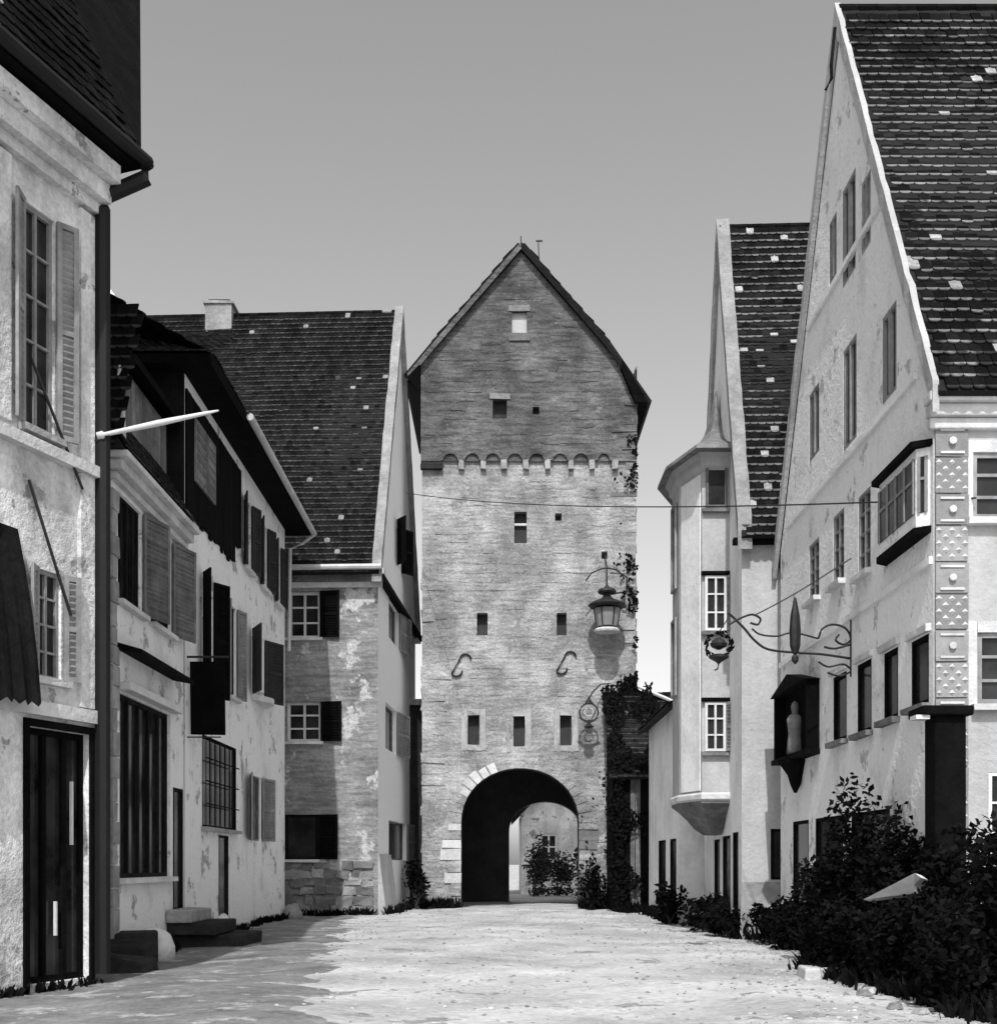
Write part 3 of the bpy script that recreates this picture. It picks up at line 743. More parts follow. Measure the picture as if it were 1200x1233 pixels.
for h in D_low: window(DF, houseD, h, depth=.065, style='plain', frame='blackwood', fw=.06)
for h in Df[:2]: window(Dfront, houseD, h, depth=.068, style='cross', frame='greyshutter', fw=.07, sill='palestone', surround='palestone')
window(Dfront, houseD, Df[2], depth=.068, style='cross', frame='palewood', fw=.05)
for h in D_row1:                                             # small pediment-like shading hoods over the row
    s = MB(); DF.box(s, h[0] - .1, h[1] + .1, h[3] + .02, h[3] + .12, -.02, .07, j=.01); s.build('hood', 'palestone', wD)
# patterned quoins on the viewer-facing corner: lattice blocks of bosses alternate with smooth blocks
z = 2.0; i = 0
qa0, qa1 = .02, .47
while z < 7.35:
    hg = .44 if i % 2 else .5
    s = MB(); Dfront.box(s, qa0, qa1, z + .012, z + hg - .012, -.05, .045, j=.006)
    q = s.build('quoin', 'quoin', wD)
    s = MB()
    if i % 2 == 0:
        for r in range(5):
            for c in range(5):
                if (r + c) % 2: continue
                ca, cz = qa0 + .045 + c * .09, z + .07 + r * .09
                n0 = len(s.v)
                s.v += [Dfront.p(ca - .048, cz, .04), Dfront.p(ca, cz - .048, .04), Dfront.p(ca + .048, cz, .04), Dfront.p(ca, cz + .048, .04), Dfront.p(ca, cz, .085)]
                for k in range(4): s.f.append((n0 + k, n0 + (k + 1) % 4, n0 + 4)); s.m.append(0)
    else:
        Dfront.box(s, qa0 + .06, qa1 - .06, z + .05, z + .08, .04, .065); Dfront.box(s, qa0 + .06, qa1 - .06, z + hg - .08, z + hg - .05, .04, .065)
        p = Dfront.p((qa0 + qa1) / 2, z + hg / 2, .045); s.tube([p, (p[0], p[1] - .05, p[2])], .05, 8)
    s.f and s.build('boss_relief', 'palestone', wD)
    z += hg; i += 1
# projecting bay window on the gable
bay = Dr(1068, 580, 1122, 652, 1095); ba0, ba1 = max(.12, bay[0]), bay[1]; bz0, bz1 = 6.3, 7.4
s = MB()
pl = [(ba0, 0), (ba0 + .12, .16), (ba1 - .12, .16), (ba1, 0)]
s.prism([DF.p(a, bz0, o) for a, o in pl], (0, 0, bz1 - bz0))
bw_ = s.build('bay', 'plasterD', houseD)
for k in range(3):
    (a0, o0), (a1, o1) = pl[k], pl[k + 1]
    A, B = Vector(DF.p(a0, 0, o0)), Vector(DF.p(a1, 0, o1)); dv = (B - A); L_ = dv.length; dv.normalize()
    nf = Vector((dv.y, -dv.x)); nf = nf if nf.dot(Vector((-1, -.01)) if k == 1 else Vector((-1, -1 if k == 0 else 1))) > 0 else -nf
    e = Fr((A.x, A.y), (dv.x, dv.y), nf)
    s = MB(); e.box(s, .05, L_ - .05, bz0 + .2, bz1 - .12, -.01, .012); s.build('bay_pane', 'glass', bw_)
    s = MB(); m_ = max(1, int(L_ / .35))
    for t in range(m_ + 1):
        a = .05 + (L_ - .1) * t / m_; e.box(s, a - .02, a + .02, bz0 + .2, bz1 - .12, .013, .035)
    e.box(s, .05, L_ - .05, (bz0 + bz1) / 2 + .1, (bz0 + bz1) / 2 + .14, .014, .032); s.build('bay_glazing_bar', 'greyshutter', bw_)
s = MB(); pl2 = [(ba0 - .1, 0), (ba0 + .04, .26), (ba1 - .04, .26), (ba1 + .1, 0)]
s.prism([DF.p(a, bz1 + .003, o) for a, o in pl2], (0, 0, .08)); s.build('bay_hood', 'blackwood', bw_)
s = MB(); pl2 = [(ba0 - .05, 0), (ba0 + .1, .2), (ba1 - .1, .2), (ba1 + .05, 0)]
s.prism([DF.p(a, bz0 - .1, o) for a, o in pl2], (0, 0, .097)); s.build('bay_sill', 'blackwood', bw_)
# string courses on the gable
for z in (5.75, 8.55, 11.9):
    hw = 9.28 if z < 8.2 else 9.3 * (16.4 - z) / 8.2 * .9
    s = MB(); DF.box(s, 4.65 - hw / 2 + .02, 4.65 + hw / 2 - .02, z, z + .1, -.02, .05); s.build('string_course', 'plasterC', wD)
# iron hook near the ridge
s = MB(); s.tube([DF.p(4.1, 15.9, .25), DF.p(4.15, 15.3, .3), DF.p(4.2, 15.1, .28), DF.p(4.3, 14.95, .36)], .03); s.build('roof_hook', 'darkwood', rD)

CFm = Fr((5.27, 27.0), (.045, 1), (-1, .045))
houseC = thing('gabled_house', (9, 30.3, 0), 'narrow white house with steep tiled roof behind the big right gable', 'house', 'houses along the street')
CL, Cez, Crz = 6.7, 8.9, 16.9
Cfront = Fr(CFm.O, -CFm.n, -CFm.v)
Ch = [CFm.rect(874, 1000, 888, 1070), CFm.rect(850, 1008, 868, 1082)]
Ch = [(.5, 1.3, .6, 2.3), (1.75, 3.0, .25, 2.25), (3.6, 4.6, .25, 2.2)]
Ch = [(max(.5, h[0]), min(6.2, h[1]), max(0, h[2]), h[3]) for h in Ch]
Cf = [(.62, .95, 1.25, 2.35)]
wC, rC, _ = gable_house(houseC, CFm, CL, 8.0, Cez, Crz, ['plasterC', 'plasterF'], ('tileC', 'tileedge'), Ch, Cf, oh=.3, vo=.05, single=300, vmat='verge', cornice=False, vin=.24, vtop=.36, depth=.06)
for h in Ch: window(CFm, houseC, h, depth=.055, style='plain', frame='blackwood', fw=.06)
for h in Cf: window(Cfront, houseC, h, depth=.055, style='plain', frame='blackwood', fw=.06)
s = MB(); Cfront.box(s, -.2, 8, 8.5, 8.62, -.02, .2); s.build('eaves_board', 'blackwood', wC)
s = MB(); A = [Cfront.p(.0, -.1, 0), Cfront.p(.9, -.1, 0), Cfront.p(.9, -.1, .35), Cfront.p(-.1, -.1, .35), Cfront.p(0, 1.2, 0), Cfront.p(.9, 1.2, 0), Cfront.p(.9, 1.2, .03), Cfront.p(0, 1.2, .03)]
s.hexa(A); s.build('battered_foot', 'stone', wC)
# corner oriel: polygonal turret on a corbel under an ogee cap
ori = thing('oriel_turret', (5.0, 30.3, 2.3), 'grey polygonal oriel turret with curved cap on the narrow white house', 'oriel')
fp = [(5.5, 28.9), (4.72, 28.9), (4.36, 30.1), (4.36, 31.2), (4.78, 32.3), (5.6, 32.4)]
oz0, oz1 = 3.05, 11.1
s = MB(); s.prism([(x, y, oz0) for x, y in fp], (0, 0, oz1 - oz0)); ob = s.build('turret_wall', 'plasterG', ori)
cen = Vector((5.35, 30.6))
def ring(k, z): return [(cen.x + (x - cen.x) * k, cen.y + (y - cen.y) * k, z) for x, y in fp]
def loft(levels):
    mb = MB(); n = len(fp)
    for k, z in levels: mb.v += ring(k, z)
    for i in range(len(levels) - 1):
        for j in range(n):
            j2 = (j + 1) % n; mb.f.append((i * n + j, i * n + j2, (i + 1) * n + j2, (i + 1) * n + j)); mb.m.append(0)
    mb.f.append(tuple(range(n))[::-1]); mb.f.append(tuple((len(levels) - 1) * n + j for j in range(n))); mb.m += [0, 0]
    return mb
loft([(.3, 2.3), (.5, 2.45), (.62, 2.6), (.66, 2.66), (.8, 2.8), (.86, 2.86), (.97, 2.95), (1.03, 3.0), (1.03, 3.045)]).build('corbel', 'greywood', ori)
loft([(1.02, 3.05), (1.06, 3.1), (1.06, 3.2), (1.02, 3.25)]).build('base_moulding', 'palestone', ori)
loft([(1.0, 10.7), (1.08, 10.8), (1.1, 10.95), (1.22, 11.1)]).build('cornice', 'plasterG', ori)
loft([(1.36, 11.05), (1.34, 11.14), (1.12, 11.32), (.84, 11.5), (.52, 11.75), (.3, 12.1), (.17, 12.5), (.09, 12.9), (.02, 13.2)]).build('ogee_cap', 'greywood', ori)
OF = Fr(fp[1], (1, 0), (0, -1))
for (x0, y0, x1, y1) in ((849, 551, 875, 612), (848, 694, 874, 760), (848, 846, 873, 905)):
    h = OF.rect(x0, y0, x1, y1)
    q = MB(); w = window(OF, ori, h, depth=-.02, out=0, style='cross' if y0 > 600 else 'plain', frame='palewood' if y0 > 600 else 'greywood', fw=.06, bars=2, shut=('R',) if y0 > 600 else (), smat='greyshutter', ang=62)
    s = MB(); OF.box(s, h[0] - .08, h[1] + .1, h[3] + .02, h[3] + .1, 0, .12); s.build('hood', 'blackwood', w)
    s = MB(); OF.box(s, h[0] - .08, h[1] + .1, h[2] - .1, h[2] - .02, 0, .12); s.build('sill', 'greywood', w)
e = Fr(fp[2], Vector(fp[3]) - Vector(fp[2]), (-1, 0))
for (z0, z1) in ((8.3, 10.4), (5.7, 7.6)): window(e, ori, (.2, .9, z0, z1), depth=-.02, style='plain', frame='greyshutter', fw=.06)
e2 = Fr(fp[1], Vector(fp[2]) - Vector(fp[1]), (-1, -.3))
s = MB(); e2.box(s, .08, 1.1, 3.3, 10.65, -.01, .02); s.build('corner_strip', 'plasterC', ori)
houseC2 = thing('low_house', (7.5, 37.5, 0), 'low pale house between the oriel turret and the gate tower', 'house', 'houses along the street')
C2 = Fr((4.95, 34.2), (0, 1), (-1, 0))
c2h = [C2.rect(815, 1018, 827, 1085), C2.rect(798, 1026, 806, 1080)]
c2h = [(.5, 1.7, .3, 2.3), (2.7, 4.3, .3, 2.3)]
c2h = [(max(.2, h[0]), min(6.6, h[1]), max(h[2], .1), h[3]) for h in c2h]
mb = MB(); wall_sheet(mb, C2, 0, 6.8, -.1, 6.0, c2h, .06)
c2f = Fr((4.95, 34.2), (1, 0), (0, -1)); wall_sheet(mb, c2f, 0, 5, -.1, 6.0)
c2b = Fr((4.95, 41.0), (1, 0), (0, 1)); wall_sheet(mb, c2b, 0, 5, -.1, 6.0)
mb.quad([(4.95, 34.2, 6), (9.95, 34.2, 6), (9.95, 34.2, 8.5)]); mb.quad([(4.95, 41, 6), (9.95, 41, 6), (9.95, 41, 8.5)])
mb.build('wall', 'plasterC', houseC2)
s = MB(); s.hexa([(4.6, 33.9, 5.83), (9.95, 33.9, 8.5), (9.95, 41.2, 8.5), (4.6, 41.2, 5.83), (4.6, 33.9, 5.95), (9.95, 33.9, 8.62), (9.95, 41.2, 8.62), (4.6, 41.2, 5.95)])
r2 = s.build('roof', 'under', houseC2)
tiled_slope(r2, (4.58, 34.0, 5.96), (0, 1, 0), (5.35, 0, 2.67), 7.2, 5.9, ('tileC', 'tileedge2'), 0)
for h in c2h: window(C2, houseC2, h, depth=.055, style='plain', frame='blackwood', fw=.06)

# lean-to shed against the tower
lean = thing('lean_to_shed', (5.0, 43.5, 0), 'dark timber lean-to shed with tiled roof at the right foot of the tower', 'shed')
lx0, lx1, ly0, ly1 = 3.85, 6.3, 42.4, 45.0
s = MB(); s.box(lx0 + .05, lx1, ly0 + .15, ly1 - .1, -.1, 4.6); sw = s.build('wall', 'blackwood', lean)
a = lx0 + .05
while a < lx1 - .1:
    w = random.uniform(.16, .24); s = MB(); s.box(a, a + w - .012, ly0 + .1, ly0 + .148, .05, 4.5, j=.008); s.build('plank', 'blackwood' if not (4.47 < a < 4.75) else 'greywood', sw); a += w
c0, c1 = Vector((lx0 - .1, ly0 - .25, 4.45)), Vector((lx0 - .1, ly1 - .05, 7.7))
upv = c1 - c0; nn = Vector((1, 0, 0)).cross(upv).normalized()
s = MB(); dx = Vector((lx1 - lx0 + .3, 0, 0)); s.hexa([c0, c0 + dx, c1 + dx, c1, c0 + nn * .08, c0 + dx + nn * .08, c1 + dx + nn * .08, c1 + nn * .08]); lr = s.build('roof', 'under', lean)
tiled_slope(lr, c0 + nn * .085, (1, 0, 0), upv, dx.x, upv.length, ('tileB', 'tileedge2'), 0)
s = MB(); s.prism([(lx0 + .05, ly0 + .15, 4.6), (lx0 + .05, ly1 - .1, 4.6), (lx0 + .05, ly1 - .1, 7.4)], (2.2, 0, 0)); s.build('cheek', 'blackwood', lean)
s = MB(); B_ = c0 + dx; s.tube([(lx0 + .9, ly1 - .1, 8.1), (lx1 + .3, ly1 - .7, 7.2)], .07); s.build('ridge_board', 'palewood', lr)
s = MB(); s.prism([(lx0 + .2, ly1 - .12, 7.3), (lx1 + .2, ly1 - .12, 7.0), (lx0 + .9, ly1 - .12, 8.05)], (0, .1, 0)); s.build('gable_boarding', 'darkwood', lean)

# ================================================================ LEFT STREET HOUSES: A1 (shop), A2 (white), Z (near)
AF = Fr((-6.4, 20.6), (0, 1), (1, 0))
A1 = thing('shop_house', (-9, 23, 0), 'low plastered shop house with tall mullioned shop window at the left', 'house', 'houses along the street')
Ar = AF.rect
a1w = [(.35, 1.75, 6.05, 7.88), (2.35, 3.75, 6.05, 7.88)]
shop = (.45, 3.7, 1.35, 4.5); side = (3.9, 4.65, .6, 3.1)
A1L = 4.75
mb = MB(); wall_sheet(mb, AF, 0, A1L, -.1, 8.1, a1w + [shop, side], .25)
Aend = Fr((-6.4, 20.6), (-1, 0), (0, -1)); wall_sheet(mb, Aend, 0, 7, -.1, 8.1, mi=1)
wA1 = mb.build('wall', ['plasterA', 'plasterZ'], A1)
for h in a1w: window(AF, A1, h, depth=.12, style='mullion', frame='darkwood', shut=('R',), smat='greywood', sill='palestone', ang=16, bars=3)
window(AF, A1, shop, depth=.12, style='mullion', frame='darkwood', bars=4, fw=.08, sill='palewood', name='shop_window')
window(AF, A1, side, depth=.05, style='plain', frame='darkwood', fw=.06, name='shop_door')
s = MB(); AF.box(s, .35, 3.85, 4.53, 4.66, -.02, .22); s.build('shop_lintel', 'palewood', wA1)
s = MB(); s.hexa([AF.p(.3, 5.2, 0), AF.p(3.9, 5.2, 0), AF.p(3.9, 5.12, .42), AF.p(.3, 5.12, .42), AF.p(.3, 5.32, 0), AF.p(3.9, 5.32, 0), AF.p(3.9, 5.2, .42), AF.p(.3, 5.2, .42)]); s.build('shop_canopy', 'blackwood', wA1)
for k, (z0, z1, o_) in enumerate(((7.95, 8.08, .12), (8.085, 8.25, .24), (8.255, 8.36, .36))):
    s = MB(); AF.box(s, -o_ * .8, A1L - .1, z0, z1, -.03, o_); s.build('cornice_moulding', 'palestone', wA1, bevel=.02)
z = .1
while z < 7.8:                                                # near corner quoins
    hg = random.uniform(.3, .42); w = random.choice((.22, .34))
    s = MB(); AF.box(s, -.03, w, z + .01, z + hg - .01, -.3, .035, j=.008); s.build('quoin', 'stone', wA1); z += hg
s = MB(); s.hexa([(-6.1, 20.2, 8.37), (-13, 20.2, 8.37), (-13, 25.4, 8.37), (-6.1, 25.4, 8.37), (-7.9, 21.6, 11.4), (-13, 21.6, 11.4), (-13, 25.4, 11.4), (-7.9, 25.4, 11.4)]); rA1 = s.build('roof', 'under', A1)
tiled_slope(rA1, (-6.08, 20.25, 8.4), (0, 1, 0), (-1.8, 0, 3.03), 5.1, 3.4, ('tileD', 'tileedge2'), 0)
tiled_slope(rA1, (-6.1, 20.18, 8.4), (-1, 0, 0), (0, 1.4, 3.03), 3.5, 3.2, ('tileD', 'tileedge2'), 0)
# dormer with weathered board front
dor = MB(); dor.box(-9, -6.72, 22.3, 25.0, 8.6, 10.5); d_ = dor.build('dormer', 'darkwood', A1)
DFr = Fr((-6.72, 22.3), (0, 1), (1, 0)); a = 0.05
while a < 2.6:
    w = random.uniform(.18, .26); s = MB(); DFr.box(s, a, a + w - .012, 9.35 + random.uniform(-.1, .1), 10.45, .003, .035, j=.006); s.build('dormer_board', 'greywood', d_); a += w
s = MB(); s.hexa([(-6.4, 22.0, 10.45), (-9.5, 22.0, 11.9), (-9.5, 25.3, 11.9), (-6.4, 25.3, 10.45), (-6.4, 22.0, 10.6), (-9.5, 22.0, 12.05), (-9.5, 25.3, 12.05), (-6.4, 25.3, 10.6)]); s.build('dormer_roof', 'tileD', d_)
# stone pinnacle on the cornice corner
s = MB(); s.lathe((-6.35, 20.9, 8.365), [(.2, 0), (.2, .12), (.13, .16), (.11, .3), (.09, .9), (.07, 1.3), (.1, 1.34), (.1, 1.4), (.05, 1.5), (.02, 1.6)], 8)
tag(s.build('pinnacle', 'palestone', loc=(-6.35, 20.9, 8.365)), 'slim pale stone pinnacle on the cornice corner of the shop house', 'pinnacle')

A2F = Fr((-6.4, 25.4), (0, 1), (1, 0)); A2L = 11.9
A2 = thing('tall_house', (-9.5, 31, 0), 'tall white plastered house with shutters and overhanging eaves on the left', 'house', 'houses along the street')
Q = lambda d0, d1, z0, z1: (d0 - 25.4, d1 - 25.4, z0, z1)
a2top = [Q(31.3, 32.2, 9.1, 10.85), Q(33.5, 34.4, 9.1, 10.85), Q(35.7, 36.5, 9.1, 10.85)]
a2mid = [Q(26.9, 27.9, 5.3, 7.9), Q(32.3, 34.0, 6.0, 7.7), Q(29.5, 30.4, 5.6, 7.8)]
a2gr = [Q(26.9, 30.4, 2.4, 4.4)]; a2gs = [Q(32.0, 33.6, 2.2, 3.9)]; a2door = Q(28.5, 29.5, 0.05, 2.25)
mb = MB(); wall_sheet(mb, A2F, 0, A2L, -.1, 11.6, a2top + a2mid + a2gr + a2gs + [a2door], .22)
e = Fr((-6.4, 25.4), (-1, 0), (0, -1)); wall_sheet(mb, e, 0, 7, -.1, 11.6, mi=1)
e = Fr((-6.4, 37.3), (-1, 0), (0, 1)); wall_sheet(mb, e, 0, 7, -.1, 11.6)
wA2 = mb.build('wall', ['plasterA', 'darkwood'], A2)
for h in a2top: window(A2F, A2, h, depth=.12, style='cross', frame='darkwood', shut=('L', 'R'), smat='shutter', ang=18, sill='palestone')
window(A2F, A2, a2mid[0], depth=.12, style='cross', frame='palewood', shut=('L', 'R'), smat='blackwood', ang=30, sill='palestone')
window(A2F, A2, a2mid[1], depth=.12, style='mullion', frame='palewood', bars=2, fw=.12, shut=('L', 'R'), smat='shutter', ang=25)
window(A2F, A2, a2mid[2], depth=.12, style='cross', frame='darkwood', shut=('L', 'R'), smat='greyshutter', ang=16, sill='palestone')
window(A2F, A2, a2gr[0], depth=.06, style='grille', frame='blackwood', sill='stone', name='grille_window')
window(A2F, A2, a2gs[0], depth=.12, style='mullion', frame='greywood', shut=('L', 'R'), smat='greyshutter', ang=14)
window(A2F, A2, a2door, depth=.05, style='plain', frame='darkwood', name='door')
h = a2mid[1]                                                   # curved window ledge
s = MB(); pts = []
for t in range(9):
    an = math.pi * t / 8; pts.append((h[0] - .1 + (h[1] - h[0] + .2) * t / 8, .08 + .34 * math.sin(an)))
s.prism([A2F.p(a, h[2] - .16, o_) for a, o_ in [(pts[0][0], -.01)] + pts + [(pts[-1][0], -.01)]], (0, 0, .14)); s.build('window_ledge', 'palestone', wA2)
# dark boarding on the upper near part of the street wall
a = 0.02
while a < 5.3:
    w = random.uniform(.17, .25); s = MB(); zl = 8.9 - .15 * random.random() + (.5 if a > 4.6 else 0)
    A2F.box(s, a, a + w - .012, zl, 11.3, .004, .05, j=.006); s.build('cladding_board', 'blackwood', wA2); a += w
for (d0, d1) in ((26.0, 26.9), (26.95, 27.8)):
    s = MB(); A2F.box(s, d0 - 25.4, d1 - 25.4, 9.6, 10.9, .055, .1)
    for k in range(6): A2F.box(s, d0 - 25.33, d1 - 25.47, 9.68 + k * .2, 9.8 + k * .2, .101, .115)
    s.build('closed_shutter', 'greywood', wA2)
# roof: hipped, deep eaves with soffit and pale gutter
E = [(-5.75, 24.9), (-13.5, 24.9), (-13.5, 38.0), (-5.75, 38.0)]
s = MB(); s.hexa([(x, y, 11.61) for x, y in E] + [(-5.7, 24.85, 11.78), (-13.5, 24.85, 11.78), (-13.5, 38.05, 11.78), (-5.7, 38.05, 11.78)])
T = [(-8.6, 28.0), (-13.5, 28.0), (-13.5, 35.5), (-8.6, 35.5)]
s.hexa([(x, y, 11.785) for x, y in E] + [(x, y, 13.5) for x, y in T]); rA2 = s.build('roof', 'blackwood', A2)
tiled_slope(rA2, (-5.72, 24.83, 11.8), (-1, 0, 0), (0, 3.1, 1.72), 6.5, 3.5, ('tileD', 'tileedge2'), 0, amin=.0)
tiled_slope(rA2, (-5.7, 25.0, 11.8), (0, 1, 0), (-2.85, 0, 1.72), 13, 3.3, ('tileD', 'tileedge2'), 0)
s = MB(); s.tube([(-5.62, 28.2, 11.72), (-5.62, 38.0, 11.66)], .085, 8); s.build('gutter', 'zinc', rA2)
s = MB(); s.tube([(-5.62, 37.9, 11.6), (-5.95, 37.9, 11.35), (-6.28, 37.6, 11.1), (-6.3, 37.5, 8)], .05, 8); s.build('downpipe', 'zinc', A2)
s = MB(); s.prism([(-10.2, 28.3, 13.2), (-7.9, 28.3, 13.4), (-8.95, 28.3, 14.85)], (0, 1.2, 0)); s.build('roof_parapet', 'plasterC', rA2)
# projecting dark sign board
sg = thing('sign_board', (-6.0, 25.6, 5.0), 'dark projecting sign board beside the shop window, high on the wall', 'sign')
s = MB(); s.box(-6.33, -5.62, 25.58, 25.64, 4.25, 5.75, j=.01); s.build('board', 'blackwood', sg, bevel=.01)
s = MB(); s.tube([(-6.4, 25.61, 5.85), (-5.55, 25.61, 5.85)], .025); s.tube([(-6.4, 25.61, 4.2), (-5.7, 25.61, 4.2)], .015); s.build('bracket', 'iron', sg)
# steps of the shop
st = thing('door_steps', (-5.8, 24.9, 0), 'dark stone door steps below the shop house door', 'steps')
for k, (x1, y0, y1, z0, z1) in enumerate(((-5.0, 24.3, 26.4, -.1, .2), (-5.45, 24.0, 26.0, .205, .45), (-5.9, 23.9, 25.6, .455, .7))):
    s = MB(); s.box(-6.39, x1, y0, y1, z0, z1, j=.015); s.build('step', 'darkstone' if k < 2 else 'stone', st, bevel=.03)
for i, (x, y, sz, h_, m_) in enumerate(((-5.95, 21.6, .35, .7, 'palestone'), (-6.1, 27.6, .22, .7, 'palestone'), (-6.1, 36.9, .3, .6, 'stone'))):
    s = MB(); s.lathe((x, y, -.1), [(sz, 0), (sz * .95, h_ * .35), (sz * .78, h_ * .65), (sz * .45, h_ * .8), (sz * .1, h_ * .85)], 10); s.v = [tuple(c_ + random.gauss(0, .018) for c_ in q) for q in s.v]
    lab = ('rounded pale wheel guard stone below the shop window', 'small rounded wheel guard stone beside the door of the white house', 'rounded grey wheel guard stone at the far corner of the white house')[i]
    tag(s.build('guard_stone', m_, loc=(x, y, -.1), smooth=True), lab, 'guard stone', 'wheel guard stones')

# Z: near house, turned a little towards the viewer
ang = R(20)
Zv = Vector((-math.sin(ang), -math.cos(ang))); Zn = Vector((math.cos(ang), -math.sin(ang)))
ZF = Fr((-5.55, 17.0), Zv, Zn); ZL = 11.0
hZ = thing('corner_house', (-8.5, 13, 0), 'grey plastered corner house cut by the left edge, dark shop front below', 'house', 'houses along the street')
zr = ZF.rect
zw1 = (.75, 1.35, 7.15, 10.0); zw2 = (.62, 1.1, 4.0, 5.4); zsh = (.06, 1.25, .05, 3.35); zaw = (1.85, 2.8, .6, 3.4)
zmore = [(2.6, 3.5, 7.15, 10.0), (2.6, 3.5, 4.2, 6.3), (4.6, 5.5, 7.15, 10.0), (4.6, 5.5, 4.2, 6.3)]
mb = MB(); wall_sheet(mb, ZF, 0, ZL, -.1, 11.2, [zw1, zw2, zsh, zaw] + zmore, .2)
Zu = -Zn
e = Fr(ZF.O, Zu, -Zv); wall_sheet(mb, e, 0, 8, -.1, 11.2)
e = Fr(ZF.O + Zv * ZL, Zu, Zv); wall_sheet(mb, e, 0, 8, -.1, 11.2)
wZ = mb.build('wall', 'plasterZ', hZ)
window(ZF, hZ, zw1, depth=.1, style='cross', frame='greyshutter', shut=('L', 'R'), smat='greyshutter', ang=24, sill='stone', bars=4)
window(ZF, hZ, zw2, depth=.1, style='cross', frame='greyshutter', shut=('L', 'R'), smat='greyshutter', ang=24, sill='palestone', bars=3)
window(ZF, hZ, zsh, depth=.15, style='mullion', frame='blackwood', bars=2, fw=.08, name='shop_front')
window(ZF, hZ, zaw, depth=.15, style='mullion', frame='blackwood', bars=2, fw=.08, name='shop_front')
for h in zmore: window(ZF, hZ, h, depth=.1, style='cross', frame='greyshutter', shut=('L', 'R'), smat='greyshutter', ang=14, sill='stone')
for (p, q, r_, u) in ((-.03, .057, -.1, 3.45), (1.253, 1.34, -.1, 3.45), (.057, 1.253, 3.353, 3.45)):
    s = MB(); ZF.box(s, p, q, r_, u, -.1, .04); s.build('shop_surround', 'blackwood', wZ)
for (a, z0, z1) in ((.3, 1.7, 2.8), (.62, .5, 1.2)):
    s = MB(); ZF.box(s, a, a + .03, z0 + .15, z1 - .1, -.1, -.06); s.build('pale_strip', 'palewood', wZ)
s = MB(); na = 26
for i in range(na + 1):
    a = 1.45 + 2.0 * i / na
    for k in range(5):
        t = k / 4; s.v.append(ZF.p(a, 5.8 - 2.2 * t - (.06 * (i % 2) if k == 4 else 0), .02 + .36 * t + .025 * math.sin(i * 1.9) * t + .05 * math.sin(t * 3.1)))
for i in range(na):
    for k in range(4):
        s.f.append((i * 5 + k, i * 5 + k + 1, (i + 1) * 5 + k + 1, (i + 1) * 5 + k)); s.m.append(0)
s.build('awning', 'darkwood', wZ)
for (z0, z1, o_, m_) in ((3.5, 3.68, .1, 'palestone'), (6.85, 7.0, .14, 'palestone'), (10.45, 10.6, .12, 'plasterZ'), (10.605, 10.85, .25, 'plasterZ'), (10.855, 11.1, .4, 'plasterZ')):
    s = MB(); ZF.box(s, -.1, ZL, z0, z1, -.02, o_); s.build('string_course', m_, wZ)
s = MB(); ZF.box(s, .02, .3, 3.7, 10.4, -.02, .07); s.build('corner_pilaster', 'plasterZ', wZ)
s = MB(); ZF.box(s, 1.62, 1.9, 7.1, 10.4, -.02, .07); s.build('pilaster', 'plasterZ', wZ)
def ZP(a, w_, z): q = ZF.O + Zv * a + Zu * w_; return (q.x, q.y, z)
ec = ZF.O + Zn * .55 - Zv * .35                               # eave corner
hip = (ec.x - .28 * 4.6, ec.y + .96 * 4.6 - 0, 17.2)
e2 = ec + Zv * (ZL + .7)
s = MB(); bk = Zu * 9
c = [Vector((ec.x, ec.y, 11.3)), Vector((e2.x, e2.y, 11.3)), Vector((e2.x + bk.x, e2.y + bk.y, 11.3)), Vector((ec.x + bk.x, ec.y + bk.y, 11.3))]
t0 = Vector(hip); t1 = Vector((e2.x, e2.y, 17.2)) + Vector((Zu.x, Zu.y, 0)) * 3.2; t2 = t1 + Vector((bk.x, bk.y, 0)) * .3; t3 = t0 + Vector((bk.x, bk.y, 0)) * .3
s.hexa(c + [t0, t1, t2, t3]); s.hexa([q - Vector((0, 0, .14)) for q in c] + [q - Vector((0, 0, .002)) for q in c])
rZ = s.build('roof', 'blackwood', hZ)
upz = t0 - c[0]; la = Vector((Zv.x, Zv.y, 0)); upz = upz - la * upz.dot(la)
nz_ = la.cross(upz).normalized(); nz_ = nz_ if nz_.z > 0 else -nz_
tiled_slope(rZ, c[0] + nz_ * .01, la, upz, ZL, upz.length, ('tileD', 'tileD'), 0)
s = MB(); a_, b_ = c[0] + Vector((Zn.x, Zn.y, 0)) * .08, c[1] + Vector((Zn.x, Zn.y, 0)) * .08; s.tube([a_ - la * .05 - Vector((0, 0, .05)), b_ - Vector((0, 0, .05))], .09, 8); s.build('gutter', 'darkzinc', rZ)
s = MB(); cc = Vector(ZF.p(-.1, 0, .1)); g0 = a_ - Vector((0, 0, .1))
s.tube([g0, g0 + Vector((0, 0, -.18)), Vector((cc.x + .05, cc.y, 10.75)), Vector((cc.x, cc.y, 10.55)), Vector((cc.x, cc.y, .1))], .11, 8); s.build('downpipe', 'darkzinc', hZ)
for (p0, p1) in (((33, 432), (92, 590)), ((30, 578), (78, 742))):
    q0, q1 = ZF.hit(*p0), ZF.hit(*p1); s = MB(); s.tube([ZF.p(q0[0], q0[1], .06), ZF.p(q1[0], q1[1], .1)], .02, 6); s.build('slanted_rod', 'iron', wZ)  # thin dark rods along the slanting lines of the front
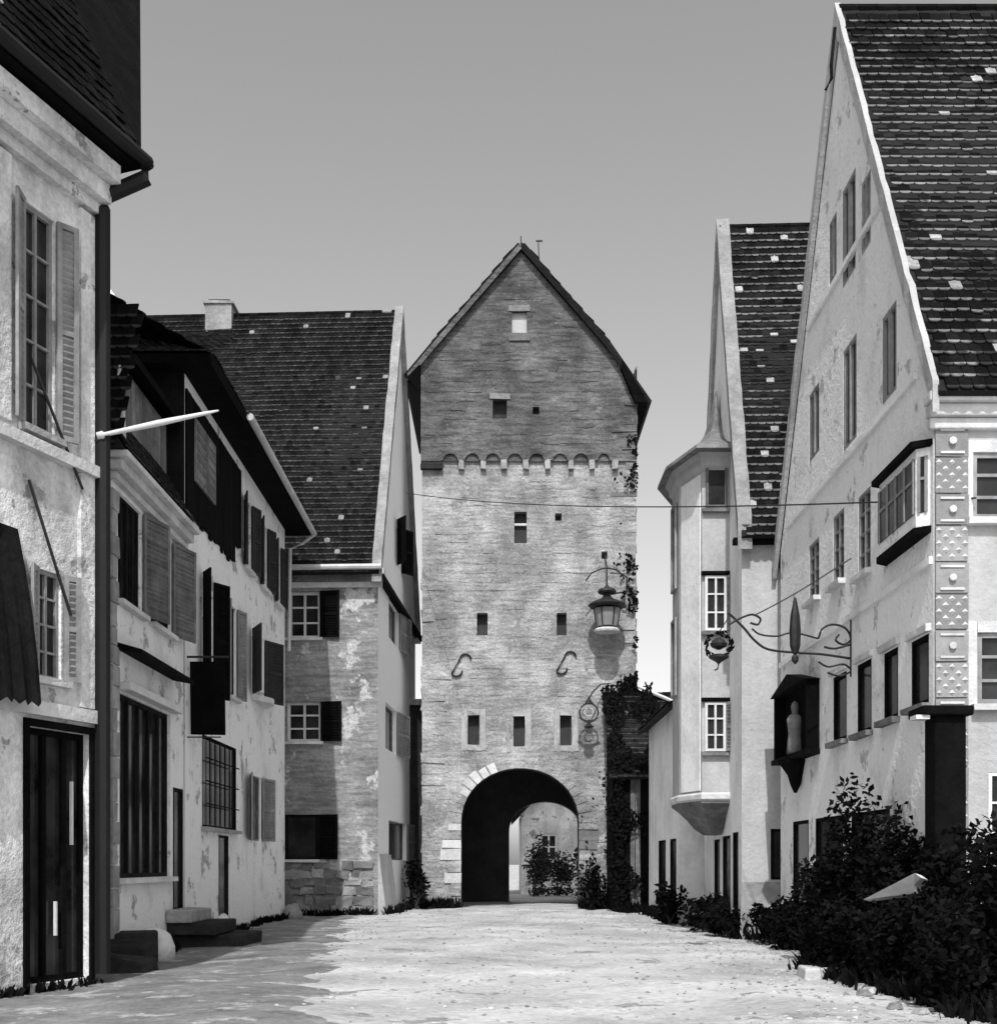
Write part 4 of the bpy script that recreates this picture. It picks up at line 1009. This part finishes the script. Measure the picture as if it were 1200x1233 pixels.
# pale pole on the corner
fp_ = thing('flag_pole', (-5.4, 16.9, 7.5), 'white pole jutting from the near corner house across the dark roof', 'pole')
A_, B_ = Vector((-5.46, 16.95, 7.42)), Vector((-3.85, 17.15, 7.84))
s = MB(); s.tube([A_, A_.lerp(B_, .05), A_.lerp(B_, .06), A_.lerp(B_, .5), A_.lerp(B_, .9), B_], [.05, .055, .03, .045, .025, .012], 8); s.build('shaft', 'palewood', fp_, smooth=True)
s = MB(); s.tube([Vector((-5.6, 16.97, 7.3)), A_.lerp(B_, .12)], .025); s.build('bracket', 'iron', fp_)
# dark stone blocks on the ground at the corner
for i, (x, y, sx, sy, h_) in enumerate(((-6.3, 20.9, 1.0, .6, .42), (-5.95, 20.0, .8, .7, .34), (-5.6, 18.9, .7, .6, .22))):
    s = MB(); s.box(x - sx / 2, x + sx / 2, y - sy / 2, y + sy / 2, -.15, h_, j=.07)
    tag(s.build('stone_block', 'darkstone', loc=(x, y, -.15), bevel=.05), ('dark stone block against the foot of the shop house corner, the farthest of three', 'dark stone block between two others at the corner of the near house', 'low dark stone block at the foot of the near corner house, nearest of three')[i], 'stone block', 'dark blocks by the left houses')

# ================================================================ THINGS IN THE STREET
# lantern on the tower
lan = thing('street_lantern', (TX(728), 44.2, TZ(765)), 'wide-capped street lantern hung from an iron bracket on the tower', 'lantern')
lx, ly = TX(728), 44.1
s = MB(); z = TZ(735); s.lathe((lx, ly, z), [(.62, -.08), (.68, 0), (.55, .1), (.25, .22), (.14, .3), (.14, .42)], 14); s.build('cap', 'iron', lan)
s = MB(); s.lathe((lx, ly, TZ(722)), [(.3, .02), (.34, .08), (.3, .16), (.1, .24), (.04, .34)], 12); s.build('chimney', 'iron', lan)
s = MB(); s.lathe((lx, ly, TZ(760)), [(.36, 0), (.42, .3), (.46, .62)], 10); s.build('glass', 'opal', lan)
for k in range(6):
    an = k * math.pi / 3; s = MB(); s.tube([(lx + .37 * math.cos(an), ly + .37 * math.sin(an), TZ(760)), (lx + .48 * math.cos(an), ly + .48 * math.sin(an), TZ(738))], .022, 5); s.build('glazing_bar', 'iron', lan)
s = MB(); s.lathe((lx, ly, TZ(767)), [(.44, 0), (.46, .06), (.4, .13)], 12); s.build('base_ring', 'zinc', lan)
s = MB(); pts = [(lx - .75, ly, TZ(706)), (lx - .55, ly, TZ(697)), (lx - .2, ly, TZ(692)), (lx, ly, TZ(691)), (lx + .3, ly, TZ(693)), (lx + .7, ly, TZ(702)), (lx + .75, ly + .5, TZ(715)), (lx + .6, TD + .02, TZ(720))]
s.tube(pts, .028); s.tube([(lx, ly, TZ(691)), (lx, ly, TZ(712))], .025); s.tube([(lx, ly, TZ(691)), (lx, TD + .02, TZ(668))], .025); s.tube([(lx + .2, ly, TZ(722)), (lx + .75, TD + .02, TZ(712))], .03); s.build('bracket', 'iron', lan)
# ring-shaped iron ornament hanging on the tower
rg = thing('ring_ornament', (TX(707), 44.3, TZ(880)), 'round iron ring ornament with points hanging beside the tower slits', 'ornament')
X, Y, Z = TX(707), 44.3, TZ(861)
s = MB(); s.tube([(X + .33 * math.cos(t * math.pi / 10), Y, Z + .33 * math.sin(t * math.pi / 10)) for t in range(20)], .03, 6, closed=True); s.build('ring', 'iron', rg)
s = MB(); s.tube([(X + .15 * math.cos(t * math.pi / 8), Y, Z + .02 + .15 * math.sin(t * math.pi / 8)) for t in range(16)], .02, 6, closed=True); s.build('inner_ring', 'palestone', rg)
s = MB(); s.lathe((X, Y, TZ(849)), [(.16, -.05), (.12, .05), (.05, .12), (.03, .2)], 8); s.build('top_finial', 'iron', rg)
s = MB(); s.prism([(X - .42, Y - .04, Z - .15), (X - .1, Y - .04, Z - .36), (X + .1, Y - .04, Z - .36), (X + .42, Y - .04, Z - .15), (X, Y - .04, Z - .3)], (0, .08, 0)); s.build('crescent', 'iron', rg)
s = MB(); s.lathe((X, Y, TZ(880)), [(.03, 0), (.2, .06), (.06, .18), (.05, .3)], 8); s.build('drop', 'iron', rg)
s = MB(); s.tube([(X, Y, TZ(845)), (X + .15, Y, TZ(836)), (X + .45, Y + .3, TZ(826)), (X + .8, TD + .02, TZ(823))], .025); s.build('bracket', 'iron', rg)
# wrought-iron inn sign
ins = thing('inn_sign', (6.0, 21.2, 5.2), 'long wrought-iron inn sign bracket with scrolls and hanging wreath', 'sign')
SY = 21.2
SX = lambda x: (x - CX) / FX * SY
SZ = lambda y: EYE + (HY - y) / FX * SY
def stroke(pts, r, name, sm=6):
    P = [Vector((SX(x), SY, SZ(y))) for x, y in pts]; out = []
    for i in range(len(P) - 1):
        p0, p1, p2, p3 = P[max(i - 1, 0)], P[i], P[i + 1], P[min(i + 2, len(P) - 1)]
        for k in range(sm):
            t = k / sm; out.append(.5 * ((2 * p1) + (p2 - p0) * t + (2 * p0 - 5 * p1 + 4 * p2 - p3) * t * t + (3 * p1 - p0 - 3 * p2 + p3) * t ** 3))
    out.append(P[-1]); s = MB(); s.tube(out, r, 6); return s.build(name, 'iron', ins)
stroke([(1024, 793), (990, 788), (960, 786), (925, 782), (908, 771), (896, 757), (882, 743), (876, 738)], .022, 'lower_bar')
stroke([(985, 769), (955, 762), (935, 766), (915, 764), (905, 757)], .016, 'upper_bar')
stroke([(878, 752), (890, 745), (905, 740), (915, 745), (912, 752), (903, 750)], .02, 'tip_scroll')
stroke([(908, 741), (935, 727), (965, 710), (1000, 688), (1025, 672)], .012, 'stay_rod')
stroke([(985, 769), (990, 757), (1003, 752), (1018, 757), (1024, 770), (1015, 776), (1006, 771), (1010, 764)], .02, 'scroll')
stroke([(985, 797), (997, 803), (1015, 800), (1024, 808), (1010, 814), (996, 810)], .018, 'scroll')
stroke([(1024, 776), (1005, 781), (992, 779)], .02, 'scroll')
s = MB(); s.tube([(SX(1025), SY, SZ(745)), (SX(1025), SY, SZ(815))], .03); s.build('wall_bar', 'iron', ins)
s = MB(); X, Z = SX(957), SZ(758); s.lathe((X, SY, SZ(787)), [(.05, 0), (.09, .12), (.1, .4), (.08, .65), (.05, .8), (.02, .95)], 8); s.build('pendant_figure', 'iron', ins)
s = MB(); s.lathe((X, SY, SZ(800)), [(.01, 0), (.06, .06), (.06, .12), (.02, .18)], 8); s.build('pendant_drop', 'iron', ins)
wr = thing('hanging_wreath', (SX(865), SY, SZ(808)), 'dark wreath emblem hanging from the tip of the inn sign', 'emblem')
X, Z = SX(865), SZ(776)
lf = MB()
for k in range(90):
    an = random.uniform(0, 2 * math.pi); rr = .22 + random.gauss(0, .018); c = Vector((X + rr * math.cos(an), SY + random.gauss(0, .02), Z + rr * .95 * math.sin(an)))
    d = Vector((math.cos(an + 1.2), random.gauss(0, .5), math.sin(an + 1.2))).normalized() * .05; u_ = d.cross(Vector((0, 1, .2))).normalized() * .022
    lf.quad([c - d, c + u_, c + d, c - u_])
lf.build('leaf_ring', 'leaf', wr)
s = MB(); s.lathe((X, SY, Z - .09), [(.03, 0), (.13, .05), (.15, .1), (.1, .16), (.04, .2)], 10); s.build('crown', 'iron', wr)
s = MB(); s.lathe((X, SY, Z - .33), [(.02, 0), (.05, .03), (.17, .1), (.17, .14), (.04, .17)], 10); s.build('bowl', 'iron', wr)
s = MB(); s.tube([(X, SY, Z + .2), (SX(878), SY, SZ(742))], .01); s.tube([(X, SY, Z - .33), (X - .02, SY, Z - .42), (X - .07, SY, Z - .44)], .016); s.build('hanger', 'iron', wr)
# dark wall case with a pale figure
wc = thing('wall_shrine', (5.9, 24.5, 3.2), 'dark wall shrine box with a pale figure on the white gable', 'shrine')
w0 = DF.rect(944, 838, 988, 918); a0, a1, z0, z1 = w0[0] + .1, w0[1] - .1, 3.75, 5.05
s = MB(); DF.box(s, a0, a0 + .1, z0, z1, 0, .24); DF.box(s, a1 - .1, a1, z0, z1, 0, .24); DF.box(s, a0 + .1, a1 - .1, z0, z1, 0, .03); DF.box(s, a0 - .05, a1 + .05, z0 - .1, z0 - .003, 0, .29); s.build('case', 'blackwood', wc)
s = MB(); am = (a0 + a1) / 2; s.prism([DF.p(a0 - .1, z1 + .003, 0), DF.p(a1 + .1, z1 + .003, 0), DF.p(am, z1 + .3, 0)], (-.3, 0, 0)); s.build('gable_hood', 'blackwood', wc)
s = MB(); c = DF.p(am, z0 + .02, .13); s.lathe(c, [(.17, 0), (.15, .2), (.13, .4), (.15, .58), (.165, .68), (.12, .76), (.055, .8), (.07, .86), (.08, .93), (.065, 1.0), (.02, 1.05)], 10); s.build('figure', 'towerstone', wc, smooth=True)
s = MB(); c = DF.p(am, z0 - .75, .12); s.lathe(c, [(.03, 0), (.1, .15), (.16, .35), (.34, .6), (.36, .65)], 8); s.build('corbel', 'blackwood', wc)
# fountain post and long dark trough
fo = thing('fountain_post', (5.95, 16.7, 0), 'black square timber post with flat cap before the right corner house', 'post')
s = MB(); s.box(5.74, 6.16, 16.4, 16.82, -.1, 3.55, j=.01); s.build('shaft', 'blackwood', fo, bevel=.03)
s = MB(); s.box(5.55, 6.22, 16.3, 16.92, 3.555, 3.68, j=.01); s.build('cap', 'blackwood', fo, bevel=.02)
s = MB(); s.box(5.48, 5.66, 16.35, 16.6, 3.5, 3.554); s.build('cap_bracket', 'palewood', fo)
bd = MB(); bd.prism([(4.86, 16.6, 1.12), (5.26, 15.75, 1.48), (5.36, 15.8, 1.42), (5.3, 15.9, 1.32), (5.34, 15.95, 1.22)], (.12, .1, -.03))
tag(bd.build('tapered_board', 'palewood', loc=(5.2, 16.4, .94)), 'white tapered board lying among the black shrubs at lower right', 'board')
s = MB(); s.box(4.35, 5.0, 17.6, 18.3, -.1, .1, j=.04); tag(s.build('paving_slab', 'palestone', loc=(4.7, 18, -.1), bevel=.03), 'pale stone slab on the ground before the black shrubs', 'slab')
rub = []
for i in range(9):
    x = 4.6 + random.uniform(-.35, .45); y = 13.4 + i * .32 + random.uniform(-.1, .1); r = random.uniform(.06, .13)
    s = MB(); pebble(s, (x, y, gz(x, y)), r, .8)
    tag(s.build('rubble_stone', 'gravel', loc=(x, y, 0)), 'small loose stone in the line of rubble before the black shrubs', 'stone', 'loose stones before the shrubs')
# shrubs along the foot of the right houses
def shrub(name, c, rx, ry, h_, n, label, m='leaf', ls=.09, grp=None, cat='shrub'):
    o = thing(name, c, label, cat, grp); c = Vector(c)
    st_ = MB()
    lobes = []
    for k in range(7):
        q = Vector((c.x + random.uniform(-.7, .7) * rx, c.y + random.uniform(-.75, .75) * ry, c.z + h_ * random.uniform(.45, .85)))
        lobes.append((q, random.uniform(.3, .5)))
        st_.tube([(c.x + random.uniform(-.1, .1), c.y + random.uniform(-.1, .1), c.z), ((c.x + q.x) / 2, (c.y + q.y) / 2, c.z + h_ * .3), q], [.03, .022, .01], 5)
    st_.build('stem', 'bark', o)
    lf = MB()
    for k in range(n):
        q, r = random.choice(lobes)
        d = Vector((random.gauss(0, 1), random.gauss(0, 1), random.gauss(0, 1))).normalized() * (random.random() ** .4)
        P = Vector((q.x + d.x * rx * r * 1.4, q.y + d.y * ry * r * 1.4, q.z + d.z * h_ * r))
        if P.z < c.z + .03 or random.random() < .12: P.z = c.z + random.uniform(.03, .4)
        a = Vector((random.gauss(0, 1), random.gauss(0, 1), random.gauss(0, .6))).normalized() * ls * random.uniform(.6, 1.3)
        b = a.cross(Vector((random.gauss(0, 1), random.gauss(0, 1), random.gauss(0, 1)))).normalized() * a.length * .55
        lf.quad([P - a, P + b, P + a, P - b])
    lf.build('foliage', m, o)
    return o
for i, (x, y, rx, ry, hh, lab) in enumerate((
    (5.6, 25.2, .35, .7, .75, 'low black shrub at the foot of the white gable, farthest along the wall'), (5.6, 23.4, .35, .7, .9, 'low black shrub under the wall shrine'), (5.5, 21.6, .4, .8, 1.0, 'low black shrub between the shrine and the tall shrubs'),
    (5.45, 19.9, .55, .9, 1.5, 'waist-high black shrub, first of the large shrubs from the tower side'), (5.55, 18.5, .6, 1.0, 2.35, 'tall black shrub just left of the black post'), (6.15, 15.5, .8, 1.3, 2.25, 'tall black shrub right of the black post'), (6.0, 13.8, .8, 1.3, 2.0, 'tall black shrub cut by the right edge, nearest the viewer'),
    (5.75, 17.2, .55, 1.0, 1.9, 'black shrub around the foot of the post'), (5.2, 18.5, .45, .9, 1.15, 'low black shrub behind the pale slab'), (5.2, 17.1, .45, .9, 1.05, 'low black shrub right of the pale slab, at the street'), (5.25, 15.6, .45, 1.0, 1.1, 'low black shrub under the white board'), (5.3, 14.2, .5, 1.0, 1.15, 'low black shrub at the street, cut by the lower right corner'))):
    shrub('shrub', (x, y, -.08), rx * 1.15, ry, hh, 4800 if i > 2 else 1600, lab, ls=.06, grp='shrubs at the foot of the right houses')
for i, (x, y, hh, lab) in enumerate(((4.9, 29.3, .8, 'low dark weeds under the oriel turret'), (4.6, 33.6, .9, 'low dark weeds at the foot of the low pale house'), (5.0, 27.2, .6, 'low dark weeds at the corner of the narrow white house'), (-2.9, 44.4, 1.5, 'dark bush at the left foot of the tower'), (3.3, 44.2, 1.6, 'dark bush between the gate arch and the timber shed'))):
    shrub('bush', (x, y, 0), .45, .8, hh, 700, lab, grp='bushes and weeds by the walls', cat='bush')
wd = MB()
def weedline(p, q, n, h_, sp):
    p, q = Vector(p), Vector(q)
    for k in range(n):
        t = random.random()
        if math.sin(t * 37 + p.x) + .6 * math.sin(t * 91) < -.3: continue
        c = p.lerp(q, t) + Vector((random.gauss(0, sp), random.gauss(0, sp)))
        hh = h_ * random.uniform(.3, 1.0); an = random.uniform(0, 6.28); w_ = random.uniform(.012, .03)
        b = Vector((c.x, c.y, gz(c.x, c.y) - .01)); tip = b + Vector((random.gauss(0, .4) * hh, random.gauss(0, .4) * hh, hh)); d = Vector((math.cos(an), math.sin(an), 0)) * w_
        m_ = b.lerp(tip, .55) + Vector((0, 0, .1 * hh))
        wd.quad([b - d, b + d, m_ + d * 1.3, m_ - d * 1.3]); wd.quad([m_ - d * 1.3, m_ + d * 1.3, tip])
for (p, q, n, h_, sp) in (((-2.8, 44.8), (-1.5, 44.8), 500, .5, .12), ((3.1, 44.6), (4.6, 44.0), 700, .6, .15), ((4.0, 42.2), (6, 42.2), 700, .5, .12), ((4.8, 40.5), (4.8, 34.3), 1500, .4, .1), ((5.3, 33.5), (5.15, 27), 1400, .35, .1), ((5.2, 26.8), (6, 26.8), 400, .4, .12), ((5.85, 26.4), (5.8, 19), 1600, .6, .15),
                            ((-6.3, 37.4), (-6.3, 28), 1200, .25, .06), ((-6.4, 38.8), (-3.8, 38.8), 600, .3, .08), ((-3.55, 39), (-3.1, 46), 700, .35, .08), ((-6.2, 21), (-6.2, 24), 500, .25, .08), ((-5.5, 17), (-7.2, 12.6), 500, .2, .06), ((4.75, 19.4), (5.0, 12.6), 1500, .3, .12)):
    weedline(p, q, n, h_, sp)
o = wd.build('weeds', 'leaf'); o['kind'] = 'stuff'; o['label'] = 'dark weeds and grass along the feet of the walls'
iv = MB()
for k in range(5200):                                        # creeper on the right corner of the tower
    z = 7.9 * random.random() if k < 3600 else 17 * random.random() ** 1.3; a = xr + .05 - abs(random.gauss(0, .3 + max(0, 7 - z) * .05)) ;
    if math.sin(z * 4.3) + math.sin(z * 1.7 + 1) + math.sin(a * 6 + z) < (-.6 if z < 8 else .5): continue
    P = Vector((a, TD - random.uniform(.1, .25), z + .4))
    d = Vector((random.gauss(0, 1), random.gauss(0, .4), random.gauss(0, 1))).normalized() * random.uniform(.05, .1); b = d.cross(Vector((random.gauss(0, .4), 1, random.gauss(0, .4)))).normalized() * d.length * .6
    iv.quad([P - d, P + b, P + d, P - b])
for k in range(6500):
    P = Vector((random.uniform(3.7, 6.2), 42.4 - random.uniform(.05, .3), 5.2 * random.random() ** 1.2 + .05))
    if k % 3 == 0: t = random.random(); P = Vector((random.uniform(3.7, 6.3), 42.1 + 2.7 * t, 4.75 + 3.2 * t + random.uniform(.0, .15)))
    if math.sin(P.x * 5) + math.sin(P.z * 3.1 + P.x) < -.2: continue
    d = Vector((random.gauss(0, 1), random.gauss(0, .4), random.gauss(0, 1))).normalized() * random.uniform(.05, .1); b = d.cross(Vector((random.gauss(0, .4), 1, random.gauss(0, .4)))).normalized() * d.length * .6
    iv.quad([P - d, P + b, P + d, P - b])
cr = thing('climbing_plant', (xr - .3, TD - .15, 0), 'dark creeper climbing the right corner of the tower and the shed', 'plant')
iv.build('foliage', 'leaf', cr)
s = MB(); s.tube([(xr - .4, TD - .12, 0), (xr - .3, TD - .14, 2), (xr - .5, TD - .14, 4), (xr - .25, TD - .14, 7)], [.05, .04, .03, .015], 6); s.build('stem', 'bark', cr)
# overhead wire
s = MB(); W0 = Vector((-3.25, 44.2, 14.75)); W1 = Vector((6.55, 17.1, 6.62)); pts = []
for i in range(41):
    t = i / 40; p = W0.lerp(W1, t); p.z -= .55 * 4 * t * (1 - t) * .5; pts.append(p)
s.tube(pts, .013, 5); tag(s.build('overhead_wire', 'iron', loc=W0), 'thin overhead wire spanning from the left gable to the right corner house', 'wire')
# ================================================================ BEYOND THE GATE
bh = thing('house_beyond_gate', (4, 70, 0), 'small house with lit window frame seen through the gate arch', 'house')
HF = Fr((1.2, 66), (1, 0), (0, -1))
hw_ = HF.rect(650, 1004, 671, 1036)
mb = MB(); wall_sheet(mb, HF, 0, 6.5, -.1, 4.2, [hw_], .15); mb.quad([HF.p(0, 4.2), HF.p(6.5, 4.2), HF.p(3.25, 7.5)])
e = Fr((1.2, 66), (0, 1), (-1, 0)); wall_sheet(mb, e, 0, 7, -.1, 4.2)
mb.build('wall', 'plasterZ', bh)
window(HF, bh, hw_, depth=.12, style='cross', frame='palewood', fw=.12, bars=1)
s = MB()
for sd in (-1, 1):
    A, B = (4.45, 7.65), (4.45 + sd * 3.7, 3.85)
    s.hexa([(A[0], 65.6, A[1]), (B[0], 65.6, B[1]), (B[0], 73.4, B[1]), (A[0], 73.4, A[1]), (A[0], 65.6, A[1] + .2), (B[0], 65.6, B[1] + .2), (B[0], 73.4, B[1] + .2), (A[0], 73.4, A[1] + .2)])
s.build('roof', 'tileB', bh)
for i, (x, y, hh, lab) in enumerate(((1.7, 61, 2.5, 'low garden bush before the house beyond the gate'), (4.2, 60.0, 2.2, 'round garden bush right of the window beyond the gate'), (3.0, 62.5, 1.9, 'small garden bush under the window beyond the gate'))):
    shrub('garden_bush', (x, y, 0), .8, .8, hh, 1800, lab, 'leaf2', grp='bushes beyond the gate', cat='bush')
def tree(c, h_, r, label):
    o = thing('tree', c, label, 'tree', 'trees beyond the gate'); c = Vector(c)
    s = MB(); s.tube([c, c + Vector((.1, 0, h_ * .3)), c + Vector((-.05, .1, h_ * .6))], [.22, .16, .08], 8)
    L_ = []
    for k in range(9):
        q = c + Vector((random.uniform(-1, 1) * r * .7, random.uniform(-1, 1) * r * .7, h_ * random.uniform(.45, .95))); L_.append(q)
        s.tube([c + Vector((0, 0, h_ * random.uniform(.25, .5))), q], [.07, .02], 5)
    s.build('trunk', 'bark', o)
    lf = MB()
    for k in range(3500):
        q = random.choice(L_); d = Vector((random.gauss(0, 1), random.gauss(0, 1), random.gauss(0, 1))).normalized() * r * .42 * random.random() ** .4
        P = q + d; a = Vector((random.gauss(0, 1), random.gauss(0, 1), random.gauss(0, .6))).normalized() * .13; b = a.cross(Vector((random.gauss(0, 1), random.gauss(0, 1), random.gauss(0, 1)))).normalized() * .08
        lf.quad([P - a, P + b, P + a, P - b])
    lf.build('crown', 'leaf2', o)
tree((0.2, 68, 0), 6.5, 2.2, 'leafy tree left of the house beyond the gate')
tree((7.6, 60, 0), 6.0, 2.0, 'leafy tree right of the house beyond the gate')
